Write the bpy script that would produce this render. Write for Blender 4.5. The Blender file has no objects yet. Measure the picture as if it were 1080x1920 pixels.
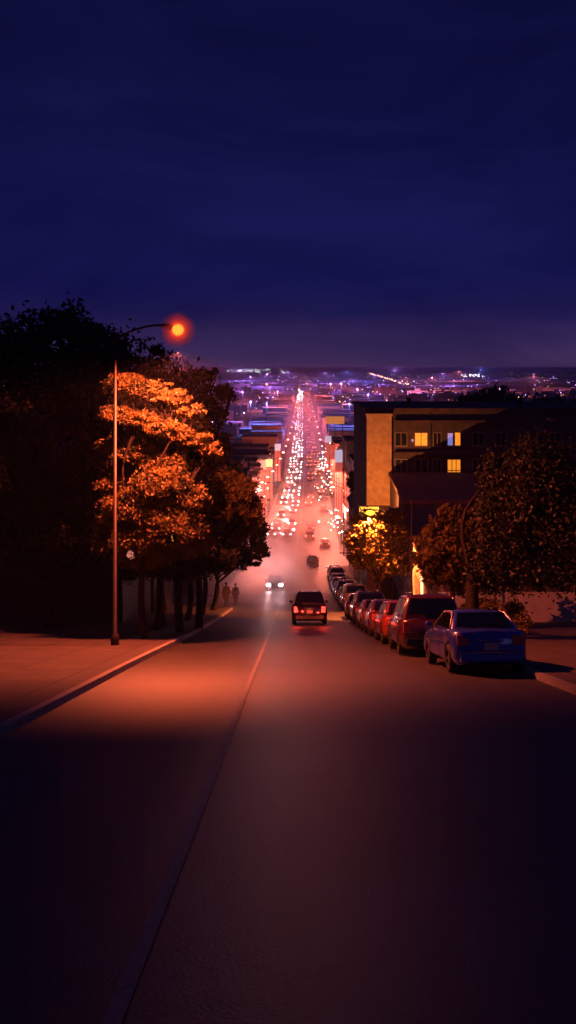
import bpy, bmesh, math, random
import numpy as np
from mathutils import Vector, Matrix
R = math.radians
random.seed(7)
sc = bpy.context.scene
col = sc.collection
E = 38.0                      # eye height above the plain

# ------------------------------------------------------------------ camera
cd = bpy.data.cameras.new('camera'); cam = bpy.data.objects.new('camera', cd); col.objects.link(cam)
cam.location = (0, 0, E); cam.rotation_euler = (R(90), 0, 0)
cd.sensor_fit = 'VERTICAL'; cd.sensor_height = 36; cd.lens = 37.5
cd.shift_y = -270/1920
cd.clip_start = 0.1; cd.clip_end = 60000
sc.camera = cam
sc.view_settings.view_transform = 'Standard'; sc.view_settings.look = 'None'
sc.view_settings.gamma = 1; sc.view_settings.exposure = 0
sc.cycles.use_denoising = True
sc.cycles.volume_step_rate = 1.0
sc.cycles.volume_bounces = 1
sc.cycles.max_bounces = 6
sc.cycles.sample_clamp_indirect = 3.0

# ------------------------------------------------------------------ sky
w = bpy.data.worlds.new("World"); sc.world = w; w.use_nodes = True
nt = w.node_tree; nt.nodes.clear()
N = nt.nodes.new; L = nt.links.new
out = N('ShaderNodeOutputWorld'); bg = N('ShaderNodeBackground'); L(bg.outputs[0], out.inputs[0])
tc = N('ShaderNodeTexCoord'); sep = N('ShaderNodeSeparateXYZ'); L(tc.outputs['Generated'], sep.inputs[0])
mp = N('ShaderNodeMapping'); mp.inputs['Scale'].default_value = (1.2, 1.2, 9); L(tc.outputs['Generated'], mp.inputs[0])
nz = N('ShaderNodeTexNoise'); nz.inputs['Scale'].default_value = 2.2; nz.inputs['Detail'].default_value = 5; L(mp.outputs[0], nz.inputs[0])
ad = N('ShaderNodeMath'); ad.operation = 'MULTIPLY_ADD'; L(nz.outputs[0], ad.inputs[0]); ad.inputs[1].default_value = 0.07; L(sep.outputs['Z'], ad.inputs[2])
cr = N('ShaderNodeValToRGB'); L(ad.outputs[0], cr.inputs[0])
stops = [(0.0, (.034, .018, .080)), (.035, (.048, .029, .108)), (.055, (.031, .020, .095)), (.085, (.012, .011, .080)),
         (.11, (.008, .0085, .085)), (.16, (.0065, .008, .078)), (.30, (.004, .005, .050)), (1.0, (.003, .004, .030))]
els = cr.color_ramp.elements
els[0].position, els[0].color = stops[0][0], (*stops[0][1], 1)
els[1].position, els[1].color = stops[-1][0], (*stops[-1][1], 1)
for p, c in stops[1:-1]:
    e = els.new(p); e.color = (*c, 1)
# last dusk light from the real atmosphere model, very low
sk = N('ShaderNodeTexSky'); sk.sky_type = 'NISHITA'; sk.sun_disc = False
sk.sun_elevation = R(-4); sk.sun_rotation = R(250)
mx = N('ShaderNodeMix'); mx.data_type = 'RGBA'; mx.blend_type = 'ADD'; mx.inputs[0].default_value = .02
mp2 = N('ShaderNodeMapping'); mp2.inputs['Scale'].default_value = (1, 1, 3.2); L(tc.outputs['Generated'], mp2.inputs[0])
nz2 = N('ShaderNodeTexNoise'); nz2.inputs['Scale'].default_value = 3.4; nz2.inputs['Detail'].default_value = 7; nz2.inputs['Roughness'].default_value = .6; nz2.inputs['Distortion'].default_value = .6; L(mp2.outputs[0], nz2.inputs[0])
cr2 = N('ShaderNodeValToRGB'); L(nz2.outputs[0], cr2.inputs[0]); cr2.color_ramp.elements[0].position = .32; cr2.color_ramp.elements[1].position = .70
cr2.color_ramp.elements[0].color = (.62, .55, .66, 1); cr2.color_ramp.elements[1].color = (1.35, 1.15, 1.05, 1)
mm = N('ShaderNodeMix'); mm.data_type = 'RGBA'; mm.blend_type = 'MULTIPLY'; mm.inputs[0].default_value = 1; L(cr.outputs[0], mm.inputs[6]); L(cr2.outputs[0], mm.inputs[7])
L(mm.outputs[2], mx.inputs[6]); L(sk.outputs[0], mx.inputs[7]); L(mx.outputs[2], bg.inputs[0]); bg.inputs[1].default_value = 1.0
# faint violet sun added as fill for the roofs
sd = bpy.data.lights.new('fill_sun', 'SUN'); sd.energy = 0.03; sd.color = (.55, .45, 1); sd.angle = R(20)
so = bpy.data.objects.new('fill_sun', sd); so.rotation_euler = (R(55), 0, R(30)); so.location = (0, 0, 100); col.objects.link(so)

# ------------------------------------------------------------------ terrain profile
PZ = [(-60, 0.6), (-30, -.2), (0, -2.3), (5.5, -3.4), (27, -7.7), (57, -13.75), (85, -18.9), (111, -23.1), (150, -27.7), (200, -31.2),
      (260, -33.8), (350, -36.2), (470, -37.4), (700, -38), (1000, -38), (30000, -38)]
PX = [(-60, -.95), (0, -.93), (14, -.89), (31, -.87), (77, -.77), (110, -.25), (150, .6), (235, 2.9), (470, 7.3), (930, 13.7), (3000, 42.7), (30000, 420.7)]
def herm(P, t):
    if t <= P[0][0]: return P[0][1]
    if t >= P[-1][0]: return P[-1][1]
    for i in range(len(P)-1):
        if P[i][0] <= t <= P[i+1][0]:
            x0, y0 = P[i]; x1, y1 = P[i+1]
            s = (y1-y0)/(x1-x0)
            m0 = s if i == 0 else .5*(s+(y0-P[i-1][1])/(x0-P[i-1][0]))
            m1 = s if i == len(P)-2 else .5*(s+(P[i+2][1]-y1)/(P[i+2][0]-x1))
            h = x1-x0; u = (t-x0)/h
            return (2*u**3-3*u*u+1)*y0+(u**3-2*u*u+u)*h*m0+(-2*u**3+3*u*u)*y1+(u**3-u*u)*h*m1
def gz(Y):  return E + (herm(PZ, Y) if Y < 700 else -38.0)
def gx(Y):
    return herm(PX, Y) if Y < 470 else .7 + .014*Y
def slope(Y): return math.atan((gz(Y+1.5)-gz(Y-1.5))/3)
def heading(Y): return -math.atan((gx(Y+2)-gx(Y-2))/4)

# ------------------------------------------------------------------ materials
MATS = {}
def mat(name, color, rough=.6, metal=0, color2=None, scale=4, emit=None, es=0, bump=0, coat=0, sample=True, spec=.5, detail=4, stretch=None, trans=0):
    if name in MATS: return MATS[name]
    m = bpy.data.materials.new(name); m.use_nodes = True
    t = m.node_tree; b = t.nodes['Principled BSDF']
    b.inputs['Roughness'].default_value = rough; b.inputs['Metallic'].default_value = metal
    b.inputs['Specular IOR Level'].default_value = spec
    if coat: b.inputs['Coat Weight'].default_value = coat; b.inputs['Coat Roughness'].default_value = .06
    tcn = t.nodes.new('ShaderNodeTexCoord')
    n = t.nodes.new('ShaderNodeTexNoise'); n.inputs['Scale'].default_value = scale; n.inputs['Detail'].default_value = detail
    src = tcn.outputs['Object']
    if stretch:
        mpn = t.nodes.new('ShaderNodeMapping'); mpn.inputs['Scale'].default_value = stretch
        t.links.new(src, mpn.inputs[0]); src = mpn.outputs[0]
    t.links.new(src, n.inputs[0])
    r = t.nodes.new('ShaderNodeValToRGB'); t.links.new(n.outputs[0], r.inputs[0])
    c2 = color2 or tuple(c*.75 for c in color)
    r.color_ramp.elements[0].position = .35; r.color_ramp.elements[1].position = .65
    r.color_ramp.elements[0].color = (*c2, 1); r.color_ramp.elements[1].color = (*color, 1)
    t.links.new(r.outputs[0], b.inputs['Base Color'])
    if bump:
        bn = t.nodes.new('ShaderNodeBump'); bn.inputs['Strength'].default_value = bump; bn.inputs['Distance'].default_value = .02
        t.links.new(n.outputs[0], bn.inputs['Height']); t.links.new(bn.outputs[0], b.inputs['Normal'])
    if emit:
        b.inputs['Emission Color'].default_value = (*emit, 1); b.inputs['Emission Strength'].default_value = es
        if not sample: m.cycles.emission_sampling = 'NONE'
    if trans:
        tr = t.nodes.new('ShaderNodeBsdfTranslucent'); t.links.new(r.outputs[0], tr.inputs[0])
        ms = t.nodes.new('ShaderNodeMixShader'); ms.inputs[0].default_value = trans
        t.links.new(b.outputs[0], ms.inputs[1]); t.links.new(tr.outputs[0], ms.inputs[2])
        t.links.new(ms.outputs[0], t.nodes['Material Output'].inputs[0])
    MATS[name] = m; return m

def road_mat():
    m = bpy.data.materials.new('asphalt'); m.use_nodes = True; t = m.node_tree; b = t.nodes['Principled BSDF']
    g = t.nodes.new('ShaderNodeNewGeometry')
    n1 = t.nodes.new('ShaderNodeTexNoise'); n1.inputs['Scale'].default_value = .35; n1.inputs['Detail'].default_value = 6; t.links.new(g.outputs['Position'], n1.inputs[0])
    n2 = t.nodes.new('ShaderNodeTexNoise'); n2.inputs['Scale'].default_value = 35; n2.inputs['Detail'].default_value = 3; t.links.new(g.outputs['Position'], n2.inputs[0])
    mpn = t.nodes.new('ShaderNodeMapping'); mpn.inputs['Scale'].default_value = (1.6, .04, .04); t.links.new(g.outputs['Position'], mpn.inputs[0])
    n3 = t.nodes.new('ShaderNodeTexNoise'); n3.inputs['Scale'].default_value = 1; n3.inputs['Detail'].default_value = 4; t.links.new(mpn.outputs[0], n3.inputs[0])
    a1 = t.nodes.new('ShaderNodeMath'); a1.operation = 'ADD'; t.links.new(n1.outputs[0], a1.inputs[0]); t.links.new(n3.outputs[0], a1.inputs[1])
    a2 = t.nodes.new('ShaderNodeMath'); a2.operation = 'MULTIPLY_ADD'; t.links.new(n2.outputs[0], a2.inputs[0]); a2.inputs[1].default_value = .35; t.links.new(a1.outputs[0], a2.inputs[2])
    r = t.nodes.new('ShaderNodeValToRGB'); t.links.new(a2.outputs[0], r.inputs[0])
    r.color_ramp.elements[0].position = .85; r.color_ramp.elements[0].color = (.026, .021, .020, 1)
    r.color_ramp.elements[1].position = 1.4 if False else 1.0; r.color_ramp.elements[1].color = (.060, .050, .047, 1)
    mr = t.nodes.new('ShaderNodeMapRange'); mr.inputs['From Min'].default_value = .8; mr.inputs['From Max'].default_value = 1.55
    mr.inputs['To Min'].default_value = 0; mr.inputs['To Max'].default_value = 1
    t.links.new(a2.outputs[0], mr.inputs[0]); t.links.new(mr.outputs[0], r.inputs[0])
    r.color_ramp.elements[0].position = .1; r.color_ramp.elements[1].position = .9
    vo = t.nodes.new('ShaderNodeTexVoronoi'); vo.feature = 'DISTANCE_TO_EDGE'; vo.inputs['Scale'].default_value = .22
    wv = t.nodes.new('ShaderNodeMix'); wv.data_type = 'VECTOR'; wv.inputs[0].default_value = .25
    n4 = t.nodes.new('ShaderNodeTexNoise'); n4.inputs['Scale'].default_value = 1.1; n4.inputs['Detail'].default_value = 6; t.links.new(g.outputs['Position'], n4.inputs[0])
    sc4 = t.nodes.new('ShaderNodeVectorMath'); sc4.operation = 'MULTIPLY_ADD'; sc4.inputs[1].default_value = (2.2, 2.2, 2.2); t.links.new(n4.outputs['Color'], sc4.inputs[0]); t.links.new(g.outputs['Position'], sc4.inputs[2])
    t.links.new(sc4.outputs[0], vo.inputs['Vector'])
    mk = t.nodes.new('ShaderNodeMapRange'); mk.inputs['From Min'].default_value = 0; mk.inputs['From Max'].default_value = .012; mk.inputs['To Min'].default_value = .45; mk.inputs['To Max'].default_value = 1; t.links.new(vo.outputs['Distance'], mk.inputs[0])
    # old repair patches
    br = t.nodes.new('ShaderNodeTexBrick'); br.inputs['Scale'].default_value = .16; br.inputs['Mortar Size'].default_value = .004; br.inputs['Bias'].default_value = -.2
    br.inputs['Color1'].default_value = (1, 1, 1, 1); br.inputs['Color2'].default_value = (.62, .62, .64, 1); br.inputs['Mortar'].default_value = (.5, .5, .5, 1)
    t.links.new(g.outputs['Position'], br.inputs['Vector'])
    mp1 = t.nodes.new('ShaderNodeMix'); mp1.data_type = 'RGBA'; mp1.blend_type = 'MULTIPLY'; mp1.inputs[0].default_value = 1
    t.links.new(r.outputs[0], mp1.inputs[6]); t.links.new(mk.outputs[0], mp1.inputs[7])
    mp3 = t.nodes.new('ShaderNodeMix'); mp3.data_type = 'RGBA'; mp3.blend_type = 'MULTIPLY'; mp3.inputs[0].default_value = .5
    t.links.new(mp1.outputs[2], mp3.inputs[6]); t.links.new(br.outputs['Color'], mp3.inputs[7])
    t.links.new(mp3.outputs[2], b.inputs['Base Color']); b.inputs['Roughness'].default_value = .55
    bn = t.nodes.new('ShaderNodeBump'); bn.inputs['Strength'].default_value = .35; bn.inputs['Distance'].default_value = .01
    t.links.new(n2.outputs[0], bn.inputs['Height']); t.links.new(bn.outputs[0], b.inputs['Normal'])
    return m
asphalt = road_mat()
M_ground = mat('earth', (.10, .06, .09), .95, color2=(.04, .025, .05), scale=.004, detail=9)
M_walk = mat('concrete_walk', (.10, .07, .065), .85, scale=1.5, bump=.3, detail=8, color2=(.07, .055, .05))
def joints(m, scale=.6):
    t = m.node_tree; b = t.nodes['Principled BSDF']; src = b.inputs['Base Color'].links[0].from_socket
    g = t.nodes.new('ShaderNodeNewGeometry'); br = t.nodes.new('ShaderNodeTexBrick'); br.offset = 0; br.inputs['Scale'].default_value = scale
    br.inputs['Brick Width'].default_value = 1; br.inputs['Row Height'].default_value = 1; br.inputs['Mortar Size'].default_value = .018
    br.inputs['Color1'].default_value = (1, 1, 1, 1); br.inputs['Color2'].default_value = (.78, .78, .78, 1); br.inputs['Mortar'].default_value = (.3, .3, .3, 1)
    t.links.new(g.outputs['Position'], br.inputs['Vector'])
    x = t.nodes.new('ShaderNodeMix'); x.data_type = 'RGBA'; x.blend_type = 'MULTIPLY'; x.inputs[0].default_value = 1
    t.links.new(src, x.inputs[6]); t.links.new(br.outputs['Color'], x.inputs[7]); t.links.new(x.outputs[2], b.inputs['Base Color'])
joints(M_walk)
M_kerb = mat('kerb_concrete', (.34, .30, .27), .8, scale=3, bump=.2)
M_paint = mat('road_paint', (.28, .24, .20), .6, scale=14, color2=(.16, .14, .12), detail=8)
M_pole = mat('painted_steel', (.05, .035, .03), .5, metal=.5, scale=6)
M_bark = mat('bark', (.030, .019, .015), .95, scale=7, bump=1, color2=(.010, .007, .006), stretch=(1, 1, .2))
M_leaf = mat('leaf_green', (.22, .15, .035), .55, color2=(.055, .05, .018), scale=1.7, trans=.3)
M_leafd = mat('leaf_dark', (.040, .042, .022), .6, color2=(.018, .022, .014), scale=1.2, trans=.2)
M_leafo = mat('leaf_lit', (.24, .17, .04), .55, color2=(.08, .05, .02), scale=2.0, trans=.35)  # lighter leaf tone, lamplight put into the colour
M_glass = mat('car_glass', (.008, .009, .014), .06, spec=.8, scale=2, coat=.6)
M_tyre = mat('tyre_rubber', (.014, .013, .013), .8, scale=20)
M_rim = mat('alloy', (.35, .34, .35), .3, metal=.9, scale=9)
M_black = mat('black_trim', (.015, .014, .015), .5, scale=10)
M_chrome = mat('chrome_trim', (.6, .58, .6), .18, metal=1, scale=9)
M_tail_off = mat('tail_lens', (.75, .12, .03), .15, coat=.8, scale=20, color2=(.30, .03, .015))
M_tail_on = mat('tail_lens_lit', (.4, .01, .01), .3, emit=(1, .035, .02), es=4, scale=20)
M_head_off = mat('head_lens', (.55, .52, .5), .08, coat=.8, scale=20)
M_head_on = mat('head_lens_lit', (.8, .8, .8), .3, emit=(1, .80, .88), es=260, scale=20)
M_plate = mat('plate_paint', (.42, .42, .40), .5, scale=20)
M_winlit = mat('window_lit_amber', (.8, .5, .2), .5, emit=(1, .30, .02), es=1.0, color2=(.4, .2, .05), scale=3)
M_winpink = mat('window_lit_pink', (.8, .5, .4), .5, emit=(1, .30, .20), es=.6, scale=3)
M_winblue = mat('window_lit_blue', (.5, .5, .8), .5, emit=(.35, .35, 1), es=.5, scale=3)
M_windark = mat('window_dark', (.02, .02, .035), .12, scale=2, spec=.7)
M_frame = mat('frame_paint', (.26, .22, .2), .6, scale=8)

# ------------------------------------------------------------------ helpers
def props(o, label=None, cat=None, group=None, kind=None):
    if label: o['label'] = label
    if cat: o['category'] = cat
    if group: o['group'] = group
    if kind: o['kind'] = kind
    return o
def mesh_obj(name, verts, faces, m, parent=None, smooth=False, me=None):
    if me is None:
        me = bpy.data.meshes.new(name); me.from_pydata(verts, [], faces); me.update()
        ms = m if isinstance(m, (list, tuple)) else [m]
        for x in ms: me.materials.append(x)
        if smooth: me.shade_smooth()
    o = bpy.data.objects.new(name, me); col.objects.link(o)
    if parent: o.parent = parent
    return o
def empty(name, loc, rot=(0, 0, 0)):
    o = bpy.data.objects.new(name, None); o.location = loc; o.rotation_euler = rot; o.empty_display_size = .2; col.objects.link(o); return o
class MB:
    def __init__(s): s.v = []; s.f = []
    def box(s, x0, x1, y0, y1, z0, z1):
        b = len(s.v)
        s.v += [(x0, y0, z0), (x1, y0, z0), (x1, y1, z0), (x0, y1, z0), (x0, y0, z1), (x1, y0, z1), (x1, y1, z1), (x0, y1, z1)]
        s.f += [tuple(b+i for i in q) for q in ((0, 3, 2, 1), (4, 5, 6, 7), (0, 1, 5, 4), (1, 2, 6, 5), (2, 3, 7, 6), (3, 0, 4, 7))]
        return s
    def hexa(s, P):   # 4 bottom, 4 top points
        b = len(s.v); s.v += [tuple(p) for p in P]
        s.f += [tuple(b+i for i in q) for q in ((0, 3, 2, 1), (4, 5, 6, 7), (0, 1, 5, 4), (1, 2, 6, 5), (2, 3, 7, 6), (3, 0, 4, 7))]
        return s
    def tube(s, pts, rad, n=8, cap=True):
        pts = [Vector(p) for p in pts]; b0 = len(s.v)
        rad = rad if isinstance(rad, (list, tuple)) else [rad]*len(pts)
        for i, p in enumerate(pts):
            d = (pts[min(i+1, len(pts)-1)]-pts[max(i-1, 0)]).normalized()
            if i == 0: ref = Vector((1, 0, 0)) if abs(d.x) < .8 else Vector((0, 1, 0))
            a = (ref-d*ref.dot(d)).normalized(); ref = a
            c = d.cross(a)
            for k in range(n):
                an = 2*math.pi*k/n
                s.v.append(tuple(p+(a*math.cos(an)+c*math.sin(an))*rad[i]))
        for i in range(len(pts)-1):
            for k in range(n):
                s.f.append((b0+i*n+k, b0+i*n+(k+1) % n, b0+(i+1)*n+(k+1) % n, b0+(i+1)*n+k))
        if cap:
            s.f.append(tuple(b0+k for k in range(n))[::-1]); s.f.append(tuple(b0+(len(pts)-1)*n+k for k in range(n)))
        return s
    def ball(s, c, r, n=10, m=6, sx=1, sy=1, sz=1):
        b = len(s.v)
        for i in range(m+1):
            ph = math.pi*i/m
            for k in range(n):
                a = 2*math.pi*k/n
                s.v.append((c[0]+r*sx*math.sin(ph)*math.cos(a), c[1]+r*sy*math.sin(ph)*math.sin(a), c[2]+r*sz*math.cos(ph)))
        for i in range(m):
            for k in range(n): s.f.append((b+i*n+k, b+(i+1)*n+k, b+(i+1)*n+(k+1) % n, b+i*n+(k+1) % n))
        return s
    def make(s, name, m, parent=None, smooth=False): return mesh_obj(name, s.v, s.f, m, parent, smooth)
def lamp(name, loc, power, color, r=.15, parent=None, spot=None, rot=None, blend=.3):
    d = bpy.data.lights.new(name, 'SPOT' if spot else 'POINT'); d.energy = power; d.color = color; d.shadow_soft_size = 0
    if spot: d.spot_size = R(spot); d.spot_blend = blend
    o = bpy.data.objects.new(name, d); o.location = loc
    if rot: o.rotation_euler = rot
    col.objects.link(o)
    if parent: o.parent = parent
    return o
def copy_tree(o, parent=None):
    c = o.copy(); col.objects.link(c)
    if parent: c.parent = parent
    for ch in o.children: copy_tree(ch, c)
    return c

# ------------------------------------------------------------------ ground
ys = [-60+i*3 for i in range(0, 60)] + [120+i*6 for i in range(0, 60)] + [480, 520, 560, 600, 700, 850, 1000, 1500, 2500, 5000, 10000, 24000]
ys = sorted(set(ys))
v, f = [], []
xs = [-9000, -2500, -600, -200, -60, -15, 0, 15, 60, 200, 600, 2500, 9000]
for y in ys:
    for x in xs: v.append((x, y, gz(y)-.06))
nx = len(xs)
for j in range(len(ys)-1):
    for i in range(nx-1): f.append((j*nx+i, j*nx+i+1, (j+1)*nx+i+1, (j+1)*nx+i))
props(mesh_obj('ground', v, f, M_ground, smooth=True), kind='structure')

def strip(name, fl, fr, y0, y1, dz, m, step=2.5, depth=0):
    """ribbon between lateral functions, following the street's profile"""
    v, f = [], []
    n = max(2, int((y1-y0)/step)); 
    for i in range(n+1):
        y = y0+(y1-y0)*i/n; z = gz(y)+dz
        v += [(fl(y), y, z), (fr(y), y, z)]
        if depth: v += [(fl(y), y, z-depth), (fr(y), y, z-depth)]
    k = 4 if depth else 2
    for i in range(n):
        a, b = i*k, (i+1)*k
        f.append((a, a+1, b+1, b))
        if depth:
            f += [(a, b, b+2, a+2), (a+1, a+3, b+3, b+1)]
    if depth:
        f += [(0, 2, 3, 1), (n*k, n*k+1, n*k+3, n*k+2)]
    return v, f
def offx(d): return lambda y: gx(y)+d
v, f = strip('road', offx(-10.5), offx(10.5), -60, 700, -.02, asphalt)
v2, f2 = strip('road', offx(-9.5), offx(9.5), 700, 20000, -.02, asphalt, step=200)
b = len(v); v += v2; f += [tuple(b+i for i in q) for q in f2]
props(mesh_obj('road', v, f, asphalt), kind='structure')
v, f = strip('x', lambda y: -160, offx(-10.5), 87, 100, -.03, asphalt)
props(mesh_obj('side_street', v, f, asphalt), kind='structure')
v, f = strip('x', lambda y: -200, lambda y: 200, 150, 166, -.026, asphalt)
props(mesh_obj('cross_street', v, f, asphalt), kind='structure')

# left near sidewalk with a rounded corner ; kerb follows
def left_kerb_line():
    P = []
    y = -58
    while y < 78: P.append((gx(y)-3.35, y)); y += 2
    # corner: quarter round, radius 5
    cx, cy, r = gx(78)-3.35-5.2, 79.5, 5.2
    for k in range(0, 13):
        a = R(0+90*k/12); P.append((cx+r*math.cos(a), cy+r*math.sin(a)))
    P.append((-30, cy+r)); P.append((-120, cy+r))
    return P
def walk_from_line(P, back_x, name, side):
    # surface polygon strips: kerb strip 0.16 wide plus slab out to back_x
    n = len(P); kv, kf, sv, sf = [], [], [], []
    for i, (x, y) in enumerate(P):
        a = Vector((*P[max(0, i-1)], 0)); c = Vector((*P[min(n-1, i+1)], 0)); d = (c-a).normalized()
        nrm = Vector((-d.y, d.x, 0))*side
        q = Vector((x, y, 0))+nrm*.17
        zt = gz(y)+.13; zb = gz(y)-.05; zq = gz(q.y)+.13
        kv += [(x, y, zb), (x, y, zt), (q.x, q.y, zq)]
        bx = back_x if abs(q.x-back_x) > 1 else q.x
        sv += [(q.x, q.y, zq-.004), (min(bx, q.x) if side > 0 else max(bx, q.x), min(q.y, P[-1][1]-.2) if abs(q.x) < 25 else 60, gz(q.y)+.126)]
    for i in range(n-1):
        a, b = 3*i, 3*i+3
        kf += [(a, b, b+1, a+1), (a+1, b+1, b+2, a+2)]
    return kv, kf
KL = left_kerb_line()
kv, kf = walk_from_line(KL, -60, '', 1)
props(mesh_obj('kerb', kv, kf, M_kerb), kind='structure')
def corner_x(y):   # kerb x (inner edge of kerb) as a function of y
    if y < 79.5: return gx(min(y, 78))-3.35-.17
    cx, r = gx(78)-3.35-5.2, 5.2
    return cx+math.sqrt(max(0, (r-.17)**2-(y-79.5)**2))
v, f = [], []
yy = [-58+2*i for i in range(68)]+[78, 79.5]+[79.5+5.03*math.sin(R(90*k/14)) for k in range(1, 15)]
for y in yy:
    v += [(-120, y, gz(y)+.126), (-12, y, gz(y)+.126), (corner_x(y), y, gz(y)+.126)]
for i in range(len(yy)-1):
    a = 3*i; f += [(a, a+1, a+4, a+3), (a+1, a+2, a+5, a+4)]
props(mesh_obj('sidewalk', v, f, M_walk), kind='structure')
def simple_walk(d0, d1, y0, y1, wide):
    """kerb at offset d0, slab out to d1"""
    s = 1 if d1 > d0 else -1
    v, f = strip('k', offx(min(d0, d0+s*.17)), offx(max(d0, d0+s*.17)), y0, y1, .13, None, depth=.2)
    props(mesh_obj('kerb', v, f, M_kerb), kind='structure')
    a, b = sorted((d0+s*.17, d1))
    v, f = strip('s', offx(a), offx(b), y0, y1, .126, None, depth=.18)
    props(mesh_obj('sidewalk', v, f, M_walk), kind='structure')
simple_walk(6.75, 30, -58, 148, 0)
simple_walk(-6.6, -30, 101, 148, 0)
simple_walk(7.0, 9.6, 168, 700, 0)
simple_walk(-7.0, -9.6, 168, 700, 0)

# painted markings
v, f = strip('c', lambda y: gx(y)-.05, lambda y: gx(y)+.05, -20, 148, .004, None, step=1.5)
props(mesh_obj('centre_line', v, f, M_paint), kind='structure')
v, f = strip('c', lambda y: gx(y)+.25, lambda y: gx(y)+4.0, 138.5, 140.3, .006, None)
props(mesh_obj('stop_line', v, f, M_paint), kind='structure')
for yc in (168, 171.2):
    v, f = strip('c', lambda y: gx(y)-6.5, lambda y: gx(y)+6.5, yc, yc+.45, .006, None)
    props(mesh_obj('crosswalk_line', v, f, M_paint), kind='structure')
v, f = strip('c', lambda y: gx(y)-.09, lambda y: gx(y)+.09, 172, 900, .004, None, step=6)
props(mesh_obj('centre_line', v, f, M_paint), kind='structure')

# ------------------------------------------------------------------ street lamps
LAMP_ORANGE = (1.0, .135, .05)
def street_lamp(X, Y, h, arm, rz, label, power, color, globe=.17, orb=False, spotp=None, group=None, sz=.13):
    root = empty('street_lamp', (X, Y, gz(Y)+sz))
    props(root, label, 'street lamp', group)
    b = MB(); b.tube([(0, 0, 0), (0, 0, .35), (0, 0, .4), (0, 0, h)], [.14, .14, .075, .045], 12)
    b.make('pole', M_pole, root, True)
    dx, dy = math.cos(rz), math.sin(rz)
    pts = [(dx*arm*t, dy*arm*t, h-.12+.62*math.sin(t*math.pi*.5)*arm/2.1) for t in [0, .15, .3, .45, .6, .75, .9, 1]]
    a = MB(); a.tube(pts, [.04]*8, 8); a.make('arm', M_pole, root, True)
    e = Vector(pts[-1])
    if orb:
        hd = MB(); hd.tube([e, e+Vector((dx*.30, 0, -.02)), e+Vector((dx*.42, 0, -.10))], [.055, .07, .12], 12); hd.make('lamp_head', M_pole, root, True)
        c = (e.x+dx*.63, e.y+dy*.63, e.z-.16)
        g = MB(); g.ball(c, globe, 20, 12); g.make('globe', mat('orb_glow', (.9, .5, .2), .4, emit=(1, .13, .012), es=8, scale=8), root, True)
        lamp('lamp_light', (c[0], c[1], c[2]-.78), power, color, .12, root, spot=spotp[0], rot=spotp[1], blend=spotp[2])
        return root, c
    hd = MB(); hd.ball((e.x+dx*.28, e.y+dy*.28, e.z+.03), .3, 14, 8, sx=1.2 if abs(dx) > .5 else .5, sy=.5 if abs(dx) > .5 else 1.2, sz=.3)
    hd.make('lamp_head', M_pole, root, True)
    g = MB(); c = (e.x+dx*.32, e.y+dy*.32, e.z-.12); g.ball(c, globe, 16, 10, sx=1.25, sz=.8)
    g.make('globe', mat('globe_glow_%d' % int(color[1]*100), (.9, .6, .3), .4, emit=(1, min(1, color[1]*1.7), color[2]*.5), es=6, scale=8), root, True)
    lp = (c[0], c[1], c[2]-globe-.06)
    if spotp: lamp('lamp_light', lp, power, color, .12, root, spot=spotp[0], rot=spotp[1], blend=spotp[2])
    else: lamp('lamp_light', lp, power, color, .12, root)
    return root, c
root, c = street_lamp(-6.0, 37, 10.75, 1.55, 0, 'tall thin street lamp on the left pavement, curved arm holding a glowing orange globe', 17500, LAMP_ORANGE, globe=.2, orb=True, spotp=(168, (R(9), 0, 0), .36))
# mist added round the lamp globe to form its halo
def volume_mat(name, dens, color, aniso=.3, mode='ball', nscale=2, emit=None):
    m = bpy.data.materials.new(name); m.use_nodes = True; t = m.node_tree; t.nodes.remove(t.nodes['Principled BSDF'])
    pv = t.nodes.new('ShaderNodeVolumePrincipled'); t.links.new(pv.outputs[0], t.nodes['Material Output'].inputs['Volume'])
    pv.inputs['Color'].default_value = (*color, 1); pv.inputs['Anisotropy'].default_value = aniso
    tc = t.nodes.new('ShaderNodeTexCoord')
    if mode == 'flat':
        pv.inputs['Density'].default_value = dens; return m
    ln = t.nodes.new('ShaderNodeVectorMath'); ln.operation = 'LENGTH'; t.links.new(tc.outputs['Object'], ln.inputs[0])
    mr = t.nodes.new('ShaderNodeMapRange'); mr.interpolation_type = 'SMOOTHSTEP'
    mr.inputs['From Min'].default_value = 1.0; mr.inputs['From Max'].default_value = .15
    mr.inputs['To Min'].default_value = 0; mr.inputs['To Max'].default_value = dens
    t.links.new(ln.outputs['Value'], mr.inputs[0])
    if mode == 'ball':
        t.links.new(mr.outputs[0], pv.inputs['Density']); return m
    mp = t.nodes.new('ShaderNodeMapping'); mp.inputs['Location'].default_value = (nscale*1.7, 3, 5); t.links.new(tc.outputs['Object'], mp.inputs[0])
    n = t.nodes.new('ShaderNodeTexNoise'); n.inputs['Scale'].default_value = nscale; n.inputs['Detail'].default_value = 3; t.links.new(mp.outputs[0], n.inputs[0])
    m2 = t.nodes.new('ShaderNodeMapRange'); m2.inputs['From Min'].default_value = .38; m2.inputs['From Max'].default_value = .68; t.links.new(n.outputs[0], m2.inputs[0])
    mu = t.nodes.new('ShaderNodeMath'); mu.operation = 'MULTIPLY'; t.links.new(mr.outputs[0], mu.inputs[0]); t.links.new(m2.outputs[0], mu.inputs[1])
    t.links.new(mu.outputs[0], pv.inputs['Density']); return m
def mist(name, X, Y, z, sx, sy, sz, dens, color, label, mode='noise', aniso=.3, nscale=2):
    b = MB(); b.ball((0, 0, 0), 1, 24, 12)
    o = b.make(name, volume_mat(name+'_vapour', dens, color, aniso, mode, nscale))
    o.location = (X, Y, z); o.scale = (sx, sy, sz)
    props(o, label, 'mist', kind='stuff'); return o
gl = root.location
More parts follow.
